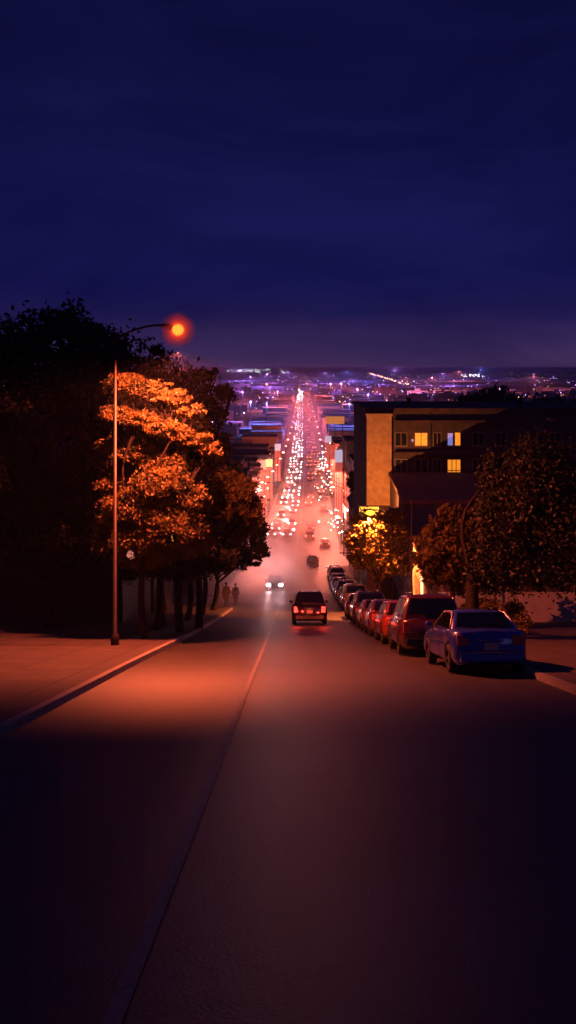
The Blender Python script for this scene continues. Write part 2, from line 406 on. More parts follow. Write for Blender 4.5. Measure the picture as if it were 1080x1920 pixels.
mist('lamp_halo', gl.x+c[0], gl.y+c[1], gl.z+c[2], .72, .72, .72, 3.2, (1, .5, .55), 'ball of mist added as the halo of the orange street lamp globe', mode='ball', aniso=0)

# ------------------------------------------------------------------ trees
def leaf_cloud(clumps, n, size, seed):
    rng = np.random.default_rng(seed)
    vol = np.array([c[3]*c[4]*c[5] for c in clumps])**.75; vol /= vol.sum()
    cs = []
    for c, k in zip(clumps, rng.multinomial(n, vol)):
        if k == 0: continue
        # sub-clumps inside each clump make light and dark masses with gaps
        ns = max(4, int(k/60))
        d = rng.normal(size=(ns, 3)); d /= np.linalg.norm(d, axis=1)[:, None]
        sub = d*(rng.uniform(.45, 1.0, (ns, 1)))
        pick = rng.integers(0, ns, k)
        p = sub[pick]+rng.normal(size=(k, 3))*rng.uniform(.09, .20, (ns, 1))[pick]
        p = p*np.array(c[3:6])+np.array(c[:3]); cs.append(p)
    P = np.concatenate(cs); n = len(P)
    a = rng.normal(size=(n, 3)); a /= np.linalg.norm(a, axis=1)[:, None]
    b = rng.normal(size=(n, 3)); b -= (a*b).sum(1)[:, None]*a; b /= np.linalg.norm(b, axis=1)[:, None]
    s = size*rng.uniform(.5, 1.35, (n, 1))
    V = np.empty((n, 4, 3)); V[:, 0] = P-a*s; V[:, 1] = P+b*s*.5; V[:, 2] = P+a*s; V[:, 3] = P-b*s*.5
    return V.reshape(-1, 3)
def fast_mesh(name, V, m, parent=None):
    me = bpy.data.meshes.new(name); n = len(V)//4
    me.vertices.add(n*4); me.vertices.foreach_set('co', V.astype(np.float32).ravel())
    me.loops.add(n*4); me.loops.foreach_set('vertex_index', np.arange(n*4, dtype=np.int32))
    me.polygons.add(n); me.polygons.foreach_set('loop_start', np.arange(0, n*4, 4, dtype=np.int32))
    me.polygons.foreach_set('loop_total', np.full(n, 4, dtype=np.int32)); me.materials.append(m); me.update(calc_edges=True)
    return mesh_obj(name, None, None, None, parent, me=me)
def limb(b, p0, p1, r0, r1, rnd, n=7, bend=.25):
    p0, p1 = Vector(p0), Vector(p1); L_ = (p1-p0).length
    off = Vector((rnd.uniform(-1, 1), rnd.uniform(-1, 1), rnd.uniform(-.3, .5)))*L_*bend*.4
    pts = [p0.lerp(p1, t)+off*math.sin(t*math.pi) for t in [i/n for i in range(n+1)]]
    b.tube(pts, [r0+(r1-r0)*i/n for i in range(n+1)], 7); return pts
EYE = (0, 0, E)
GAPS = [(EYE, (-9.0, 61.0, E-10.7), .46), (EYE, (-9.0, 82.8, E-13.2), .60)]
def tree(X, Y, clumps, label, name='street_tree', leafm=None, n=9000, size=.13, trunk_r=.18, fork=2.2, seed=1, group=None, lean=(0, 0), cat='tree'):
    """clumps are (dx, dy, height above ground, rx, ry, rz)"""
    rnd = random.Random(seed); gaps = GAPS if X < 0 else []
    root = empty(name, (X, Y, gz(Y)+.1)); props(root, label, cat, group)
    b = MB(); top = Vector((lean[0], lean[1], fork))
    limb(b, (0, 0, -.1), top, trunk_r*1.25, trunk_r*.8, rnd, bend=.2)
    for c in clumps:
        p = limb(b, top, (c[0], c[1], c[2]), trunk_r*.42, trunk_r*.12, rnd, bend=.55)
        for k in range(4):
            q = p[rnd.randint(3, 6)]
            limb(b, q, (c[0]+rnd.uniform(-.8, .8)*c[3], c[1]+rnd.uniform(-.8, .8)*c[4], c[2]+rnd.uniform(-.6, .8)*c[5]), trunk_r*.18, .012, rnd, n=4)
    b.make('trunk', M_bark, root, True)
    V = leaf_cloud(clumps, n, size, seed)
    for (p, q, rad) in gaps:      # open gaps in the crown where the house behind shows through
        C_ = V.reshape(-1, 4, 3).mean(1)+np.array(root.location)
        d = np.array(q)-np.array(p); t_ = ((C_-np.array(p))@d)/(d@d)
        near = np.linalg.norm(C_-(np.array(p)+t_[:, None]*d), axis=1) < rad*t_*np.repeat(np.random.default_rng(seed).uniform(.55, 1.5, len(C_)//6+1), 6)[:len(C_)]
        V = V.reshape(-1, 4, 3)[~near].reshape(-1, 3)
    fast_mesh('crown', V, leafm or M_leaf, root)
    return root
def H(Y, py): return (690-py)/2000*Y+E-gz(Y)-.1       # height above local ground seen at picture height py
def XX(Y, px): return (px-540)/2000*Y

def tree_px(Y, xt, cl, label, depth=1.0, **k):
    """crown lobes given as (picture x, picture y, rx, ry, dY)"""
    X = XX(Y, xt); s = Y/2000; out = []
    for (px, py, rx, ry, dy) in cl:
        Yc = Y+dy; out.append((XX(Yc, px)-X, dy, (690-py)/2000*Yc+E-gz(Y)-.1, rx*s, max(rx, ry)*s*.8*depth, ry*s))
    return tree(X, Y, out, label, **k)
# lit tree by the lamp
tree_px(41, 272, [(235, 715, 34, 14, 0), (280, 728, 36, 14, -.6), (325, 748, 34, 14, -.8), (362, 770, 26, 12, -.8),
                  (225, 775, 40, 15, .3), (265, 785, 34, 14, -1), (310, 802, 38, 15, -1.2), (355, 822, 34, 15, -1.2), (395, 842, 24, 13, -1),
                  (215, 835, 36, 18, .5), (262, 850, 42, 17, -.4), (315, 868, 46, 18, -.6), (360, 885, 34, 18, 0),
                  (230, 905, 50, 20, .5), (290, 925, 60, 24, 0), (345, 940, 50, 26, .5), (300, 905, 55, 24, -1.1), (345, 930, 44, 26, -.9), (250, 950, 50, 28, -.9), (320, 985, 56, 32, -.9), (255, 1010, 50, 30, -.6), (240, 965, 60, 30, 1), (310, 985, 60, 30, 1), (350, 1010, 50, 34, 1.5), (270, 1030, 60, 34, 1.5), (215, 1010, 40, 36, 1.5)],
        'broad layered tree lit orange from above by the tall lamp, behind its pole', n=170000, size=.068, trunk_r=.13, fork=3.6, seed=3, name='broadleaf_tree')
tree_px(52, 372, [(410, 905, 42, 22, -1.5), (455, 915, 30, 24, -2), (360, 930, 55, 40, 0), (440, 960, 45, 38, 0), (470, 960, 24, 34, -1), (400, 1000, 60, 40, 0), (330, 985, 60, 50, 1)],
        'leafy tree with an amber-lit top at the middle of the left row', n=52000, size=.085, trunk_r=.17, fork=2.6, seed=5, leafm=M_leafo, name='broadleaf_tree')
tree_px(74, 398, [(420, 1000, 55, 50, 0), (478, 1000, 26, 36, -1), (488, 1035, 16, 18, -1), (466, 1052, 20, 12, -1), (440, 1045, 40, 22, 0), (380, 1040, 60, 40, 1)],
        'dark leaning tree at the street corner, low branch reaching over the road', n=26000, size=.11, trunk_r=.19, fork=1.9, seed=6, lean=(.35, 0), leafm=M_leafd, name='corner_tree')
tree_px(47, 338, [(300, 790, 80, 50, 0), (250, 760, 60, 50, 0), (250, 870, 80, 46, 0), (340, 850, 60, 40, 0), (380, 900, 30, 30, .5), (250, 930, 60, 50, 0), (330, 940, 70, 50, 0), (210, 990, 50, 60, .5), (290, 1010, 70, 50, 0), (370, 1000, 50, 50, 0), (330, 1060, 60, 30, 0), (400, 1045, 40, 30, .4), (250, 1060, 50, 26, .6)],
        'dense dark-leaved tree added as the shaded mass in and below the lamplit crown', n=80000, size=.10, trunk_r=.17, fork=2.6, seed=7, leafm=M_leafd, name='broadleaf_tree')  # dark leaves stand for the shade inside the lit crown
# tall dark evergreens behind
tree_px(74, 300, [(240, 690, 60, 60, 0), (310, 690, 45, 40, 0), (340, 745, 60, 60, 0), (395, 715, 28, 24, 0), (400, 760, 42, 40, 0), (180, 660, 60, 60, 0), (190, 760, 80, 90, 0), (300, 830, 110, 80, 0), (400, 830, 40, 50, 0), (430, 745, 14, 12, 0),
                  (350, 900, 80, 60, 0), (415, 890, 40, 40, 0), (250, 940, 100, 80, 0)],
        'tall near-black tree rising above the lamplit one', n=42000, size=.19, trunk_r=.4, fork=6, seed=8, leafm=M_leafd, name='tall_tree')
tree_px(66, 130, [(130, 640, 70, 70, 0), (60, 680, 80, 90, 0), (-20, 700, 80, 100, 0), (140, 780, 90, 110, 0), (20, 850, 110, 120, 0), (160, 930, 90, 80, 0)],
        'tall near-black tree at the far left behind the lamp pole', n=34000, size=.19, trunk_r=.4, fork=5, seed=9, leafm=M_leafd, name='tall_tree')
for i, (Y, px, s) in enumerate([(50, 292, 1), (55, 306, 2), (60, 350, 3), (68, 378, 4)]):
    s2 = Y/2000
    tree_px(Y, px, [(px-10, 985, 60, 40, 0), (px+30, 1020, 50, 36, .5), (px-50, 1030, 55, 40, .5)],
            ['slim dark trunked tree nearest the lamp in the left row', 'slim dark tree second along the left row', 'slim dark tree third along the left row', 'slim dark tree fourth along the left row, nearest the corner'][i],
            n=9000, size=.13, trunk_r=.15, fork=3.4, seed=20+i, leafm=M_leafd, name='street_tree', group='slim trees along the left pavement')
tree_px(52, 95, [(170, 860, 50, 50, 0), (190, 930, 40, 50, 0), (170, 1010, 40, 40, 0), (60, 900, 70, 70, 0), (110, 960, 55, 60, 0), (-30, 930, 90, 110, 0), (60, 1030, 70, 40, 0), (20, 820, 80, 70, 0), (-60, 1030, 70, 60, 0)],
        'bushy black-green tree left of the lamp pole, nearest the left edge', n=52000, size=.11, trunk_r=.26, fork=2.2, seed=41, leafm=M_leafd, name='broadleaf_tree')
# right side
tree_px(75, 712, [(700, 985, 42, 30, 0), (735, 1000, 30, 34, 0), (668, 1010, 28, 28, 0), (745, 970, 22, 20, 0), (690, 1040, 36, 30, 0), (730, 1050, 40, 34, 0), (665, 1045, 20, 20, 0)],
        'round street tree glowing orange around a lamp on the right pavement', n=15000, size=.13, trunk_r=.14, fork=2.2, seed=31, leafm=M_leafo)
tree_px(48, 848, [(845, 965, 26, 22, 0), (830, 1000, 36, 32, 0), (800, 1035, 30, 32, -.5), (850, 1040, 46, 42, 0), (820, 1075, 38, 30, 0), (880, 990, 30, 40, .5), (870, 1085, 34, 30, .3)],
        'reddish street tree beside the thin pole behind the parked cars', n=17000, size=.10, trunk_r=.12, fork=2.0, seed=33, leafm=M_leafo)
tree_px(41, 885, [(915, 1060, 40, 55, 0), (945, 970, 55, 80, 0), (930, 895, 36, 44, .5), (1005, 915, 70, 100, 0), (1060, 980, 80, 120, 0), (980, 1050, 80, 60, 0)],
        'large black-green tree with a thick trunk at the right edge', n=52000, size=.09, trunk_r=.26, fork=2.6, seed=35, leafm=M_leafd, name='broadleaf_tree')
tree_px(140, 890, [(880, 765, 34, 26, 0), (930, 760, 50, 36, 0), (1000, 790, 60, 50, 0), (910, 830, 60, 60, 0), (1060, 800, 50, 70, 0)],
        'dark tree showing above the roof of the large apartment building', n=16000, size=.32, trunk_r=.35, fork=8, seed=36, leafm=M_leafd, name='tall_tree')
tree_px(152, 668, [(668, 893, 13, 11, 0), (662, 910, 10, 9, 0)], 'small round black tree before the pink gabled houses', n=2500, size=.28, trunk_r=.15, fork=5, seed=37, leafm=M_leafd)

# ------------------------------------------------------------------ houses
def window(parent, x0, x1, z0, z1, y, m, axis='y', depth=.12, mull=1):
    """a framed window on a wall facing -y (axis y) or facing -/+x (axis x: here y is the wall x and x0,x1 run along Y)"""
    fr = MB(); t = .07; s = -1
    def bx(b, a0, a1, c0, c1, d0, d1):
        d0, d1 = sorted((d0, d1))
        if axis == 'y': b.box(a0, a1, y+d0, y+d1, c0, c1)
        elif axis == 'x-': b.box(y+d0, y+d1, a0, a1, c0, c1)
        else: b.box(y-d1, y-d0, a0, a1, c0, c1)
    bx(fr, x0-t, x0, z0-t, z1+t, -.06, .05); bx(fr, x1, x1+t, z0-t, z1+t, -.06, .05)
    bx(fr, x0, x1, z1, z1+t, -.06, .05); bx(fr, x0-.1, x1+.1, z0-t-.05, z0-t, -.12, .05); bx(fr, x0, x1, z0-t, z0, -.06, .05)
    for k in range(1, mull+1):
        q = x0+(x1-x0)*k/(mull+1); bx(fr, q-.035, q+.035, z0, z1, -.045, .04)
    wo = fr.make('window', M_frame, parent)
    p = MB(); bx(p, x0, x1, z0, z1, -.02, .03); p.make('pane', m, wo)
    return wo
def house(name, X0, X1, Y0, Y1, z0, z1, wallm, label, roofm=None, cornice=.25, group=None, slope_front=0, cat='building'):
    root = empty(name, ((X0+X1)/2, Y0, z0)); props(root, label, cat, group)
    ox, oy, oz = root.location
    b = MB(); b.hexa([(X0-ox, 0, -3), (X1-ox, 0, -3), (X1-ox, Y1-oy, -3), (X0-ox, Y1-oy, -3),
                      (X0-ox, 0, z1-slope_front-oz), (X1-ox, 0, z1-slope_front-oz), (X1-ox, Y1-oy, z1-oz), (X0-ox, Y1-oy, z1-oz)])
    b.make('wall', wallm, root)
    r = MB(); c = cornice
    r.hexa([(X0-ox-c, -c, z1-slope_front-oz+.003), (X1-ox+c, -c, z1-slope_front-oz+.003), (X1-ox+c, Y1-oy+c, z1-oz+.003), (X0-ox-c, Y1-oy+c, z1-oz+.003),
            (X0-ox-c, -c, z1-slope_front-oz+.3), (X1-ox+c, -c, z1-slope_front-oz+.3), (X1-ox+c, Y1-oy+c, z1-oz+.3), (X0-ox-c, Y1-oy+c, z1-oz+.3)])
    r.make('roof', roofm or M_roof, root)
    return root
M_roof = mat('roof_tar', (.10, .055, .07), .9, scale=1.2, color2=(.05, .03, .04))
M_roofred = mat('roof_red', (.22, .09, .09), .85, scale=1.5, bump=.4)
M_stucco_o = mat('stucco_ochre', (.42, .30, .20), .9, scale=2.2, bump=.25, color2=(.30, .20, .13), detail=8)
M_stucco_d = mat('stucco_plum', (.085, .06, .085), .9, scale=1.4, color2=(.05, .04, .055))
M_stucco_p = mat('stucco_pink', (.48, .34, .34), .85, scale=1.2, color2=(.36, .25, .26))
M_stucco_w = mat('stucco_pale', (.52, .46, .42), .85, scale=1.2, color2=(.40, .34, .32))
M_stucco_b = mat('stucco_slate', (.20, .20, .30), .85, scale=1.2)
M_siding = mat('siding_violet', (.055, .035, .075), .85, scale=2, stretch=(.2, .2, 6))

# large apartment building (front at Y=105)
gA = gz(105)
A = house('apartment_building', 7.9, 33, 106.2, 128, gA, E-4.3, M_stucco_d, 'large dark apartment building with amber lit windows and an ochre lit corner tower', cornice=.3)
ax, ay, az = A.location
wy0 = 0
t = MB(); t.box(7.75-ax, 10.2-ax, 105-ay, 106.19-ay, -3, E-4.8-az); t.make('corner_tower', M_stucco_o, A)
t = MB(); t.box(7.65-ax, 10.3-ax, 104.9-ay, 106.15-ay, E-4.79-az, E-4.5-az); t.make('tower_cap', M_stucco_o, A)
t = MB()
for z in (-5.3, -8.45, -11.0): t.box(10.6-ax, 22-ax, 105.35-ay, 106.19-ay, E+z-az-.12, E+z-az+.12)
t.make('balcony_slab', M_roof, A)
for xv in (12.5, 17.8, 24):
    b = MB(); b.tube([(xv-ax, 4, E-4.0-az), (xv-ax, 4, E-3.2-az)], .22, 10); b.tube([(xv-ax, 4, E-3.2-az), (xv-ax, 4, E-3.05-az)], .32, 10); b.make('roof_vent', M_black, A)
b = MB(); b.tube([(14.2-ax, wy0-.08, 0), (14.2-ax, wy0-.08, E-4.5-az)], .06, 8); b.make('drainpipe', M_black, A)
def rail(z):
    r = MB(); r.box(10.6-ax, 22-ax, 105.36-ay, 105.40-ay, E+z-az+.85, E+z-az+.92)
    for i in range(77): r.box(10.6-ax+i*.15, 10.62-ax+i*.15, 105.37-ay, 105.39-ay, E+z-az+.12, E+z-az+.85)
    r.make('balcony_rail', M_black, A)
rail(-11.0)
wy = 106.2-ay
for z in (-7.1, -9.75):
    for (x0, x1, kind) in [(10.7, 11.8, 'd'), (12.65, 13.85, 'L'), (14.5, 15.2, 'd'), (15.9, 17.15, 'M'), (18.4, 19.5, 'd'), (20.6, 21.7, 'd'), (23.5, 24.7, 'd'), (26, 27.2, 'd')]:
        m = M_windark
        if z == -7.1 and kind == 'L': m = M_winlit
        if z == -9.75 and kind == 'M': m = M_winlit
        if z == -7.1 and kind == 'M':
            window(A, x0-ax, x0+.5-ax, E+z-az-.6, E+z-az+.6, wy, M_winblue, mull=0)
            window(A, x0+.72-ax, x1-ax, E+z-az-.6, E+z-az+.65, wy, M_winlit, mull=0); continue
        window(A, x0-ax, x1-ax, E+z-az-.62, E+z-az+.62, wy, m, mull=1 if m is not M_winlit or z > -8 else 2)
window(A, 12.3-ax, 12.5-ax, E-7.3-az, E-7.1-az, wy, M_winblue, mull=0)
# house in front of it with a low sloped red roof
gP = gz(92)
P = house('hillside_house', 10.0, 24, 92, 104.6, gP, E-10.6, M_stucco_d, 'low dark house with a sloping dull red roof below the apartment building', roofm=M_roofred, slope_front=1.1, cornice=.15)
px_, py_, pz_ = P.location
for x0 in (11.2, 13.6, 16.4, 18.8): window(P, x0-px_, x0+1.1-px_, 3.2, 4.6, 0, M_windark)
window(P, 16.6-px_, 18-px_, 6.2, 7.0, 0, M_winpink)
# house behind the right pavement trees, pale garage wall facing the street
gR = gz(60)
Rr = house('street_house', 8.6, 22, 58, 90, gR, E-12.1, M_stucco_w, 'pale low house with garage doors behind the parked cars on the right', cornice=.12, slope_front=0)
rx, ry, rz_ = Rr.location
for k, y0 in enumerate((60, 64.2, 69, 74, 80)):
    g = MB(); yy0 = y0-ry; zg = gz(y0+1.5)-rz_
    g.box(8.6-rx-.05, 8.6-rx+.02, yy0, yy0+3.0, zg-.2, zg+2.3)
    for j in range(1, 5): g.box(8.6-rx-.075, 8.6-rx-.048, yy0+.05, yy0+2.95, zg+j*.45-.02, zg+j*.45+.02)
    g.make('garage_door', M_frame, Rr)
dl = MB(); dl.box(8.6-rx-.13, 8.6-rx-.05, 67.75-ry, 68.15-ry, gz(68)-rz_+1.2, gz(68)-rz_+2.9); dl.make('wall_light', mat('wall_light_glow', (1, .7, .4), .4, emit=(1, .5, .22), es=3.2, scale=5), Rr)
# left houses behind the trees (facing the street at X=-9)
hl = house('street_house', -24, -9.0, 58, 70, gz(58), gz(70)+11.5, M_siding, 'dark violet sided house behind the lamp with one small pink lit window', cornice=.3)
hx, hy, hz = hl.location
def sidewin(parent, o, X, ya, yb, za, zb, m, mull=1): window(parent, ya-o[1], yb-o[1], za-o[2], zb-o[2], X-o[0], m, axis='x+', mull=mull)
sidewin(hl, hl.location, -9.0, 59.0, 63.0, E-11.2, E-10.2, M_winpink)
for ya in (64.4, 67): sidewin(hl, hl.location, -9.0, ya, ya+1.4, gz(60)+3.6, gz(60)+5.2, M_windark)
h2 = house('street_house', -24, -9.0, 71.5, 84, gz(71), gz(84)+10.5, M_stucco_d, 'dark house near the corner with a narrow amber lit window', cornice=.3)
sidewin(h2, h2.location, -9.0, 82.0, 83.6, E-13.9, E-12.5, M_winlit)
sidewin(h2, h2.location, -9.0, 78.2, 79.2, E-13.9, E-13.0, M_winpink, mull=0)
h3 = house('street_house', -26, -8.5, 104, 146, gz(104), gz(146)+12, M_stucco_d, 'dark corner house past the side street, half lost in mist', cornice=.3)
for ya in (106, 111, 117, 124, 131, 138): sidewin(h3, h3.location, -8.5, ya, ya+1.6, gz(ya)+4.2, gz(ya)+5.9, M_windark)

# far avenue, both sides
M_rows = [M_stucco_p, M_stucco_w, mat('stucco_coral', (.50, .26, .20), .85, scale=1.2), mat('stucco_rust', (.38, .19, .14), .85, scale=1.2), M_stucco_b, mat('stucco_rose', (.45, .24, .28), .85, scale=1.2)]
M_shop = mat('shop_window_glow', (1, .7, .5), .5, emit=(1, .62, .5), es=3.0, scale=2)
M_shopw = mat('shop_window_cold', (.9, .9, 1), .5, emit=(.85, .85, 1), es=5.0, scale=2)
rnd = random.Random(11)
POS = ['the nearest', 'the second', 'the third', 'the fourth', 'the fifth', 'the sixth', 'the seventh', 'the eighth']
for side in (-1, 1):
    y = 168 if side > 0 else 168; i = 0
    while y < 1050:
        wd = rnd.uniform(9, 15) if y < 500 else rnd.uniform(16, 30)
        if rnd.random() < .10 and i > 1: y += 13
        h = rnd.uniform(8.5, 13) + (2.5 if side > 0 and i < 6 else 0)
        if side > 0 and i == 4: h = 17
        fx = gx(y+wd/2)+side*rnd.uniform(8.9, 12.0)
        dep = rnd.uniform(12, 18)
        X0, X1 = (fx, fx+dep) if side > 0 else (fx-dep, fx)
        g0 = gz(y)
        mt = M_rows[rnd.randrange(len(M_rows))]
        sd_ = 'right' if side > 0 else 'left'
        mn = {'stucco_pink': 'pink', 'stucco_pale': 'pale', 'stucco_coral': 'coral', 'stucco_rust': 'rust red', 'stucco_slate': 'slate blue', 'stucco_rose': 'rose'}[mt.name]
        if i < 8: lab = '%s row house, %s on the %s of the glowing avenue past the crossing' % (mn, POS[i], sd_)
        else: lab = 'distant row house in the glowing line on the %s of the far avenue' % sd_
        rr = house('row_house', X0, X1, y+.15, y+wd-.15, g0, g0+h, mt, lab, cornice=.22, group='row houses along the far avenue')
        ox, oy, oz = rr.location; fxl = fx-ox
        if i < 14:
            ax_ = 'x-' if side > 0 else 'x+'
            # bay projecting to the street
            b = MB(); bw = min(3.2, wd*.35); yb = wd*.5
            if side > 0: b.box(fxl-.8, fxl-.003, yb-bw/2, yb+bw/2, 3.2, h-.6)
            else: b.box(fxl+.003, fxl+.8, yb-bw/2, yb+bw/2, 3.2, h-.6)
            b.make('bay', mt, rr)
            for fl in range(1, int(h/3.1)):
                z0 = fl*3.1+.7
                m = M_winlit if rnd.random() < .25 else M_windark
                window(rr, yb-1.0, yb+1.0, z0, z0+1.5, fxl-side*.8, m, axis=ax_)
                if fl < 4 and i < 9: window(rr, -0+ (X0-ox)+2 if False else 1.2, 2.3, z0, z0+1.4, fxl, M_windark, axis=ax_, mull=0)
            s = MB()
            if side > 0: s.box(fxl-.05, fxl+.01, 1, wd-2, .5, 2.6)
            else: s.box(fxl-.01, fxl+.05, 1, wd-2, .5, 2.6)
            s.make('shop_window', M_shop if rnd.random() < .6 else M_shopw, rr)
        y += wd; i += 1
# chimney-like blade signs on the right of the avenue
def blade(X, Y, z0, z1, wd, m1, m2, label):
    root = empty('blade_sign', (X, Y, z0)); props(root, label, 'sign')
    b = MB(); b.box(-wd/2, wd/2, 0, .4, 0, (z1-z0)*.82); b.make('panel', m1, root)
    b = MB(); b.box(-wd/2, wd/2, 0, .4, (z1-z0)*.82+.02, z1-z0); b.make('light_box', m2, root)
    b = MB(); b.box(wd/2, wd/2+.9, .15, .25, (z1-z0)*.3, (z1-z0)*.33); b.box(wd/2, wd/2+.9, .15, .25, (z1-z0)*.7, (z1-z0)*.73); b.make('bracket', M_black, root)
M_signr = mat('sign_red', (.62, .20, .16), .6, scale=2, emit=(1, .16, .12), es=.35)
M_signw = mat('sign_cold', (.8, .8, .9), .5, emit=(.75, .72, 1), es=.5, scale=2)
blade(10.9, 229, E-32.4, E-17.6, 1.6, M_signr, M_signw, 'tall red vertical sign with a cold white top on the right of the avenue')
blade(-5.4, 236, E-32.4, E-22.5, 1.3, M_signr, M_signr, 'plain coral vertical panel nearest on the left of the avenue')
blade(-3.2, 330, E-35, E-23.5, 1.8, M_signr, M_signw, 'far red vertical sign with cold top on the left of the avenue')
blade(12.2, 285, E-33, E-22.5, 1.5, M_signr, M_signr, 'plain coral vertical panel between the two white-topped signs')
blade(13.0, 345, E-33.5, E-22, 2.0, M_signr, M_signw, 'smaller far red vertical sign with white top, right of the avenue')
blade(-4.6, 262, E-32, E-22.5, 1.5, M_signr, mat('sign_amber', (.9, .7, .3), .5, emit=(1, .65, .2), es=2, scale=2), 'red vertical sign with an amber top on the left of the avenue')

# gabled pink houses at the right, just before the avenue narrows
def gable(X0, X1, Y0, Y1, h, m, label):
    root = empty('gabled_house', ((X0+X1)/2, Y0, gz(Y0))); props(root, label, 'house', 'gabled houses at the right of the crossing')
    hw = (X1-X0)/2; D_ = Y1-Y0
    v = [(-hw, 0, -2), (hw, 0, -2), (hw, 0, h), (0, 0, h+hw*1.1), (-hw, 0, h)]
    v += [(x, D_, z) for x, _, z in v]
    mesh_obj('wall', v, [(0, 1, 2, 3, 4), (9, 8, 7, 6, 5), (0, 5, 6, 1), (1, 6, 7, 2), (0, 4, 9, 5)], m, root)
    e = .25; r = MB(); zt = h+hw*1.1
    r.hexa([(-hw-e, -e, h-e*1.1+.01), (0, -e, zt+.01), (0, D_+e, zt+.01), (-hw-e, D_+e, h-e*1.1+.01), (-hw-e, -e, h-e*1.1+.2), (0, -e, zt+.2), (0, D_+e, zt+.2), (-hw-e, D_+e, h-e*1.1+.2)])
    r.hexa([(0, -e, zt+.01), (hw+e, -e, h-e*1.1+.01), (hw+e, D_+e, h-e*1.1+.01), (0, D_+e, zt+.01), (0, -e, zt+.2), (hw+e, -e, h-e*1.1+.2), (hw+e, D_+e, h-e*1.1+.2), (0, D_+e, zt+.2)])
    r.make('roof', M_roofred, root)
    window(root, -.5, .5, h-1.6, h-.2, 0, M_windark); window(root, -1.3, -.4, h-4.6, h-3.2, 0, M_winlit); window(root, .4, 1.3, h-4.6, h-3.2, 0, M_windark)
    d = MB(); d.box(-.5, .5, -.05, .02, 0, 2.1); d.make('door', M_frame, root)
gable(7.9, 11.2, 129, 139, 8.6, M_stucco_p, 'pink gabled house standing nearer at the right of the crossing')
gable(8.9, 12.2, 141, 148, 8.4, M_stucco_w, 'pale gabled house just behind the pink gabled one')
# lit yellow shop wall by the lamp
sh = house('corner_shop', 6.95, 9.8, 94, 103, gz(94), E-13.6, M_stucco_o, 'small ochre shop with a glowing yellow roof sign behind the lamplit tree', cornice=.2)
zr_ = E-13.2-sh.location.z; lamp('tower_wash', (-.6, 1.1, zr_+1.0), 7000, (1, .26, .05), .3, sh, spot=120, rot=(R(100), 0, R(-6)), blend=.6); b = MB(); b.box(6.3-sh.location.x, 8.0-sh.location.x, -.1, .15, zr_, zr_+.95); b.box(-1, -.8, 0, .1, zr_-.3, zr_); b.make('shop_sign', mat('shop_sign_glow', (1, .7, .2), .5, emit=(1, .42, .05), es=2.2, scale=3), sh)  # spot above the sign is added to brighten the apartment tower

street_lamp(7.5, 76.7, 6.6, 3.3, math.atan2(-3, -1.75), 'shorter street lamp glowing yellow over the top of the right pavement tree', 14000, (1, .19, .035), globe=.24, spotp=(142, (0, 0, 0), .3))

# thin pole on the right pavement
up = empty('thin_pole', (XX(50, 772), 50, gz(50)+.12)); props(up, 'thin bare pole between the two reddish trees on the right pavement', 'pole')
b = MB(); b.tube([(0, 0, 0), (0, 0, .3), (0, 0, 6.0)], [.08, .05, .035], 10); b.make('pole', M_pole, up, True)
b = MB(); b.ball((0, 0, 6.03), .06, 10, 6); b.make('finial', M_pole, up, True)
# hedge by the right pavement
hg = leaf_cloud([(0, 0, .7, .6, 3.2, .8), (0, 4, .7, .6, 3, .8), (0, -4, .8, .6, 3, .8)], 9000, .08, 77)
ho = fast_mesh('hedge', hg, M_leafo); ho.location = (8.9, 47, gz(47)+.1); ho.rotation_euler = (slope(47), 0, 0)
props(ho, 'low reddish hedge along the right pavement behind the parked cars', 'hedge')

# ------------------------------------------------------------------ cars
def interp(P, t):
    for (a, b), (c, d) in zip(P, P[1:]):
        if a <= t <= c: return b+(d-b)*(t-a)/(c-a)
    return P[-1][1] if t > P[-1][0] else P[0][1]
CARK = {
 # deck: top of the lower body along length (0=rear .. 1=front); cab: greenhouse stations (rear base, rear top, front top, front base) as fraction, roof height
 'sedan': dict(L=4.6, W=1.80, deck=[(0, .92), (.03, 1.0), (.18, 1.02), (.65, .98), (.72, .95), (.95, .80), (1, .68)], cab=(.14, .27, .52, .70), roof=1.43, belt=.97),
 'suv':   dict(L=4.7, W=1.90, deck=[(0, 1.0), (.03, 1.08), (.3, 1.10), (.66, 1.08), (.74, 1.05), (.96, .92), (1, .80)], cab=(.02, .07, .56, .73), roof=1.74, belt=1.07),
 'hatch': dict(L=4.1, W=1.74, deck=[(0, .92), (.03, 1.0), (.3, 1.0), (.68, .97), (.76, .93), (.96, .80), (1, .68)], cab=(.03, .14, .52, .74), roof=1.48, belt=.97),
 'van':   dict(L=5.0, W=1.95, deck=[(0, 1.0), (.02, 1.1), (.3, 1.12), (.72, 1.1), (.8, 1.05), (.97, .9), (1, .8)], cab=(.01, .04, .68, .84), roof=1.85, belt=1.1),
}
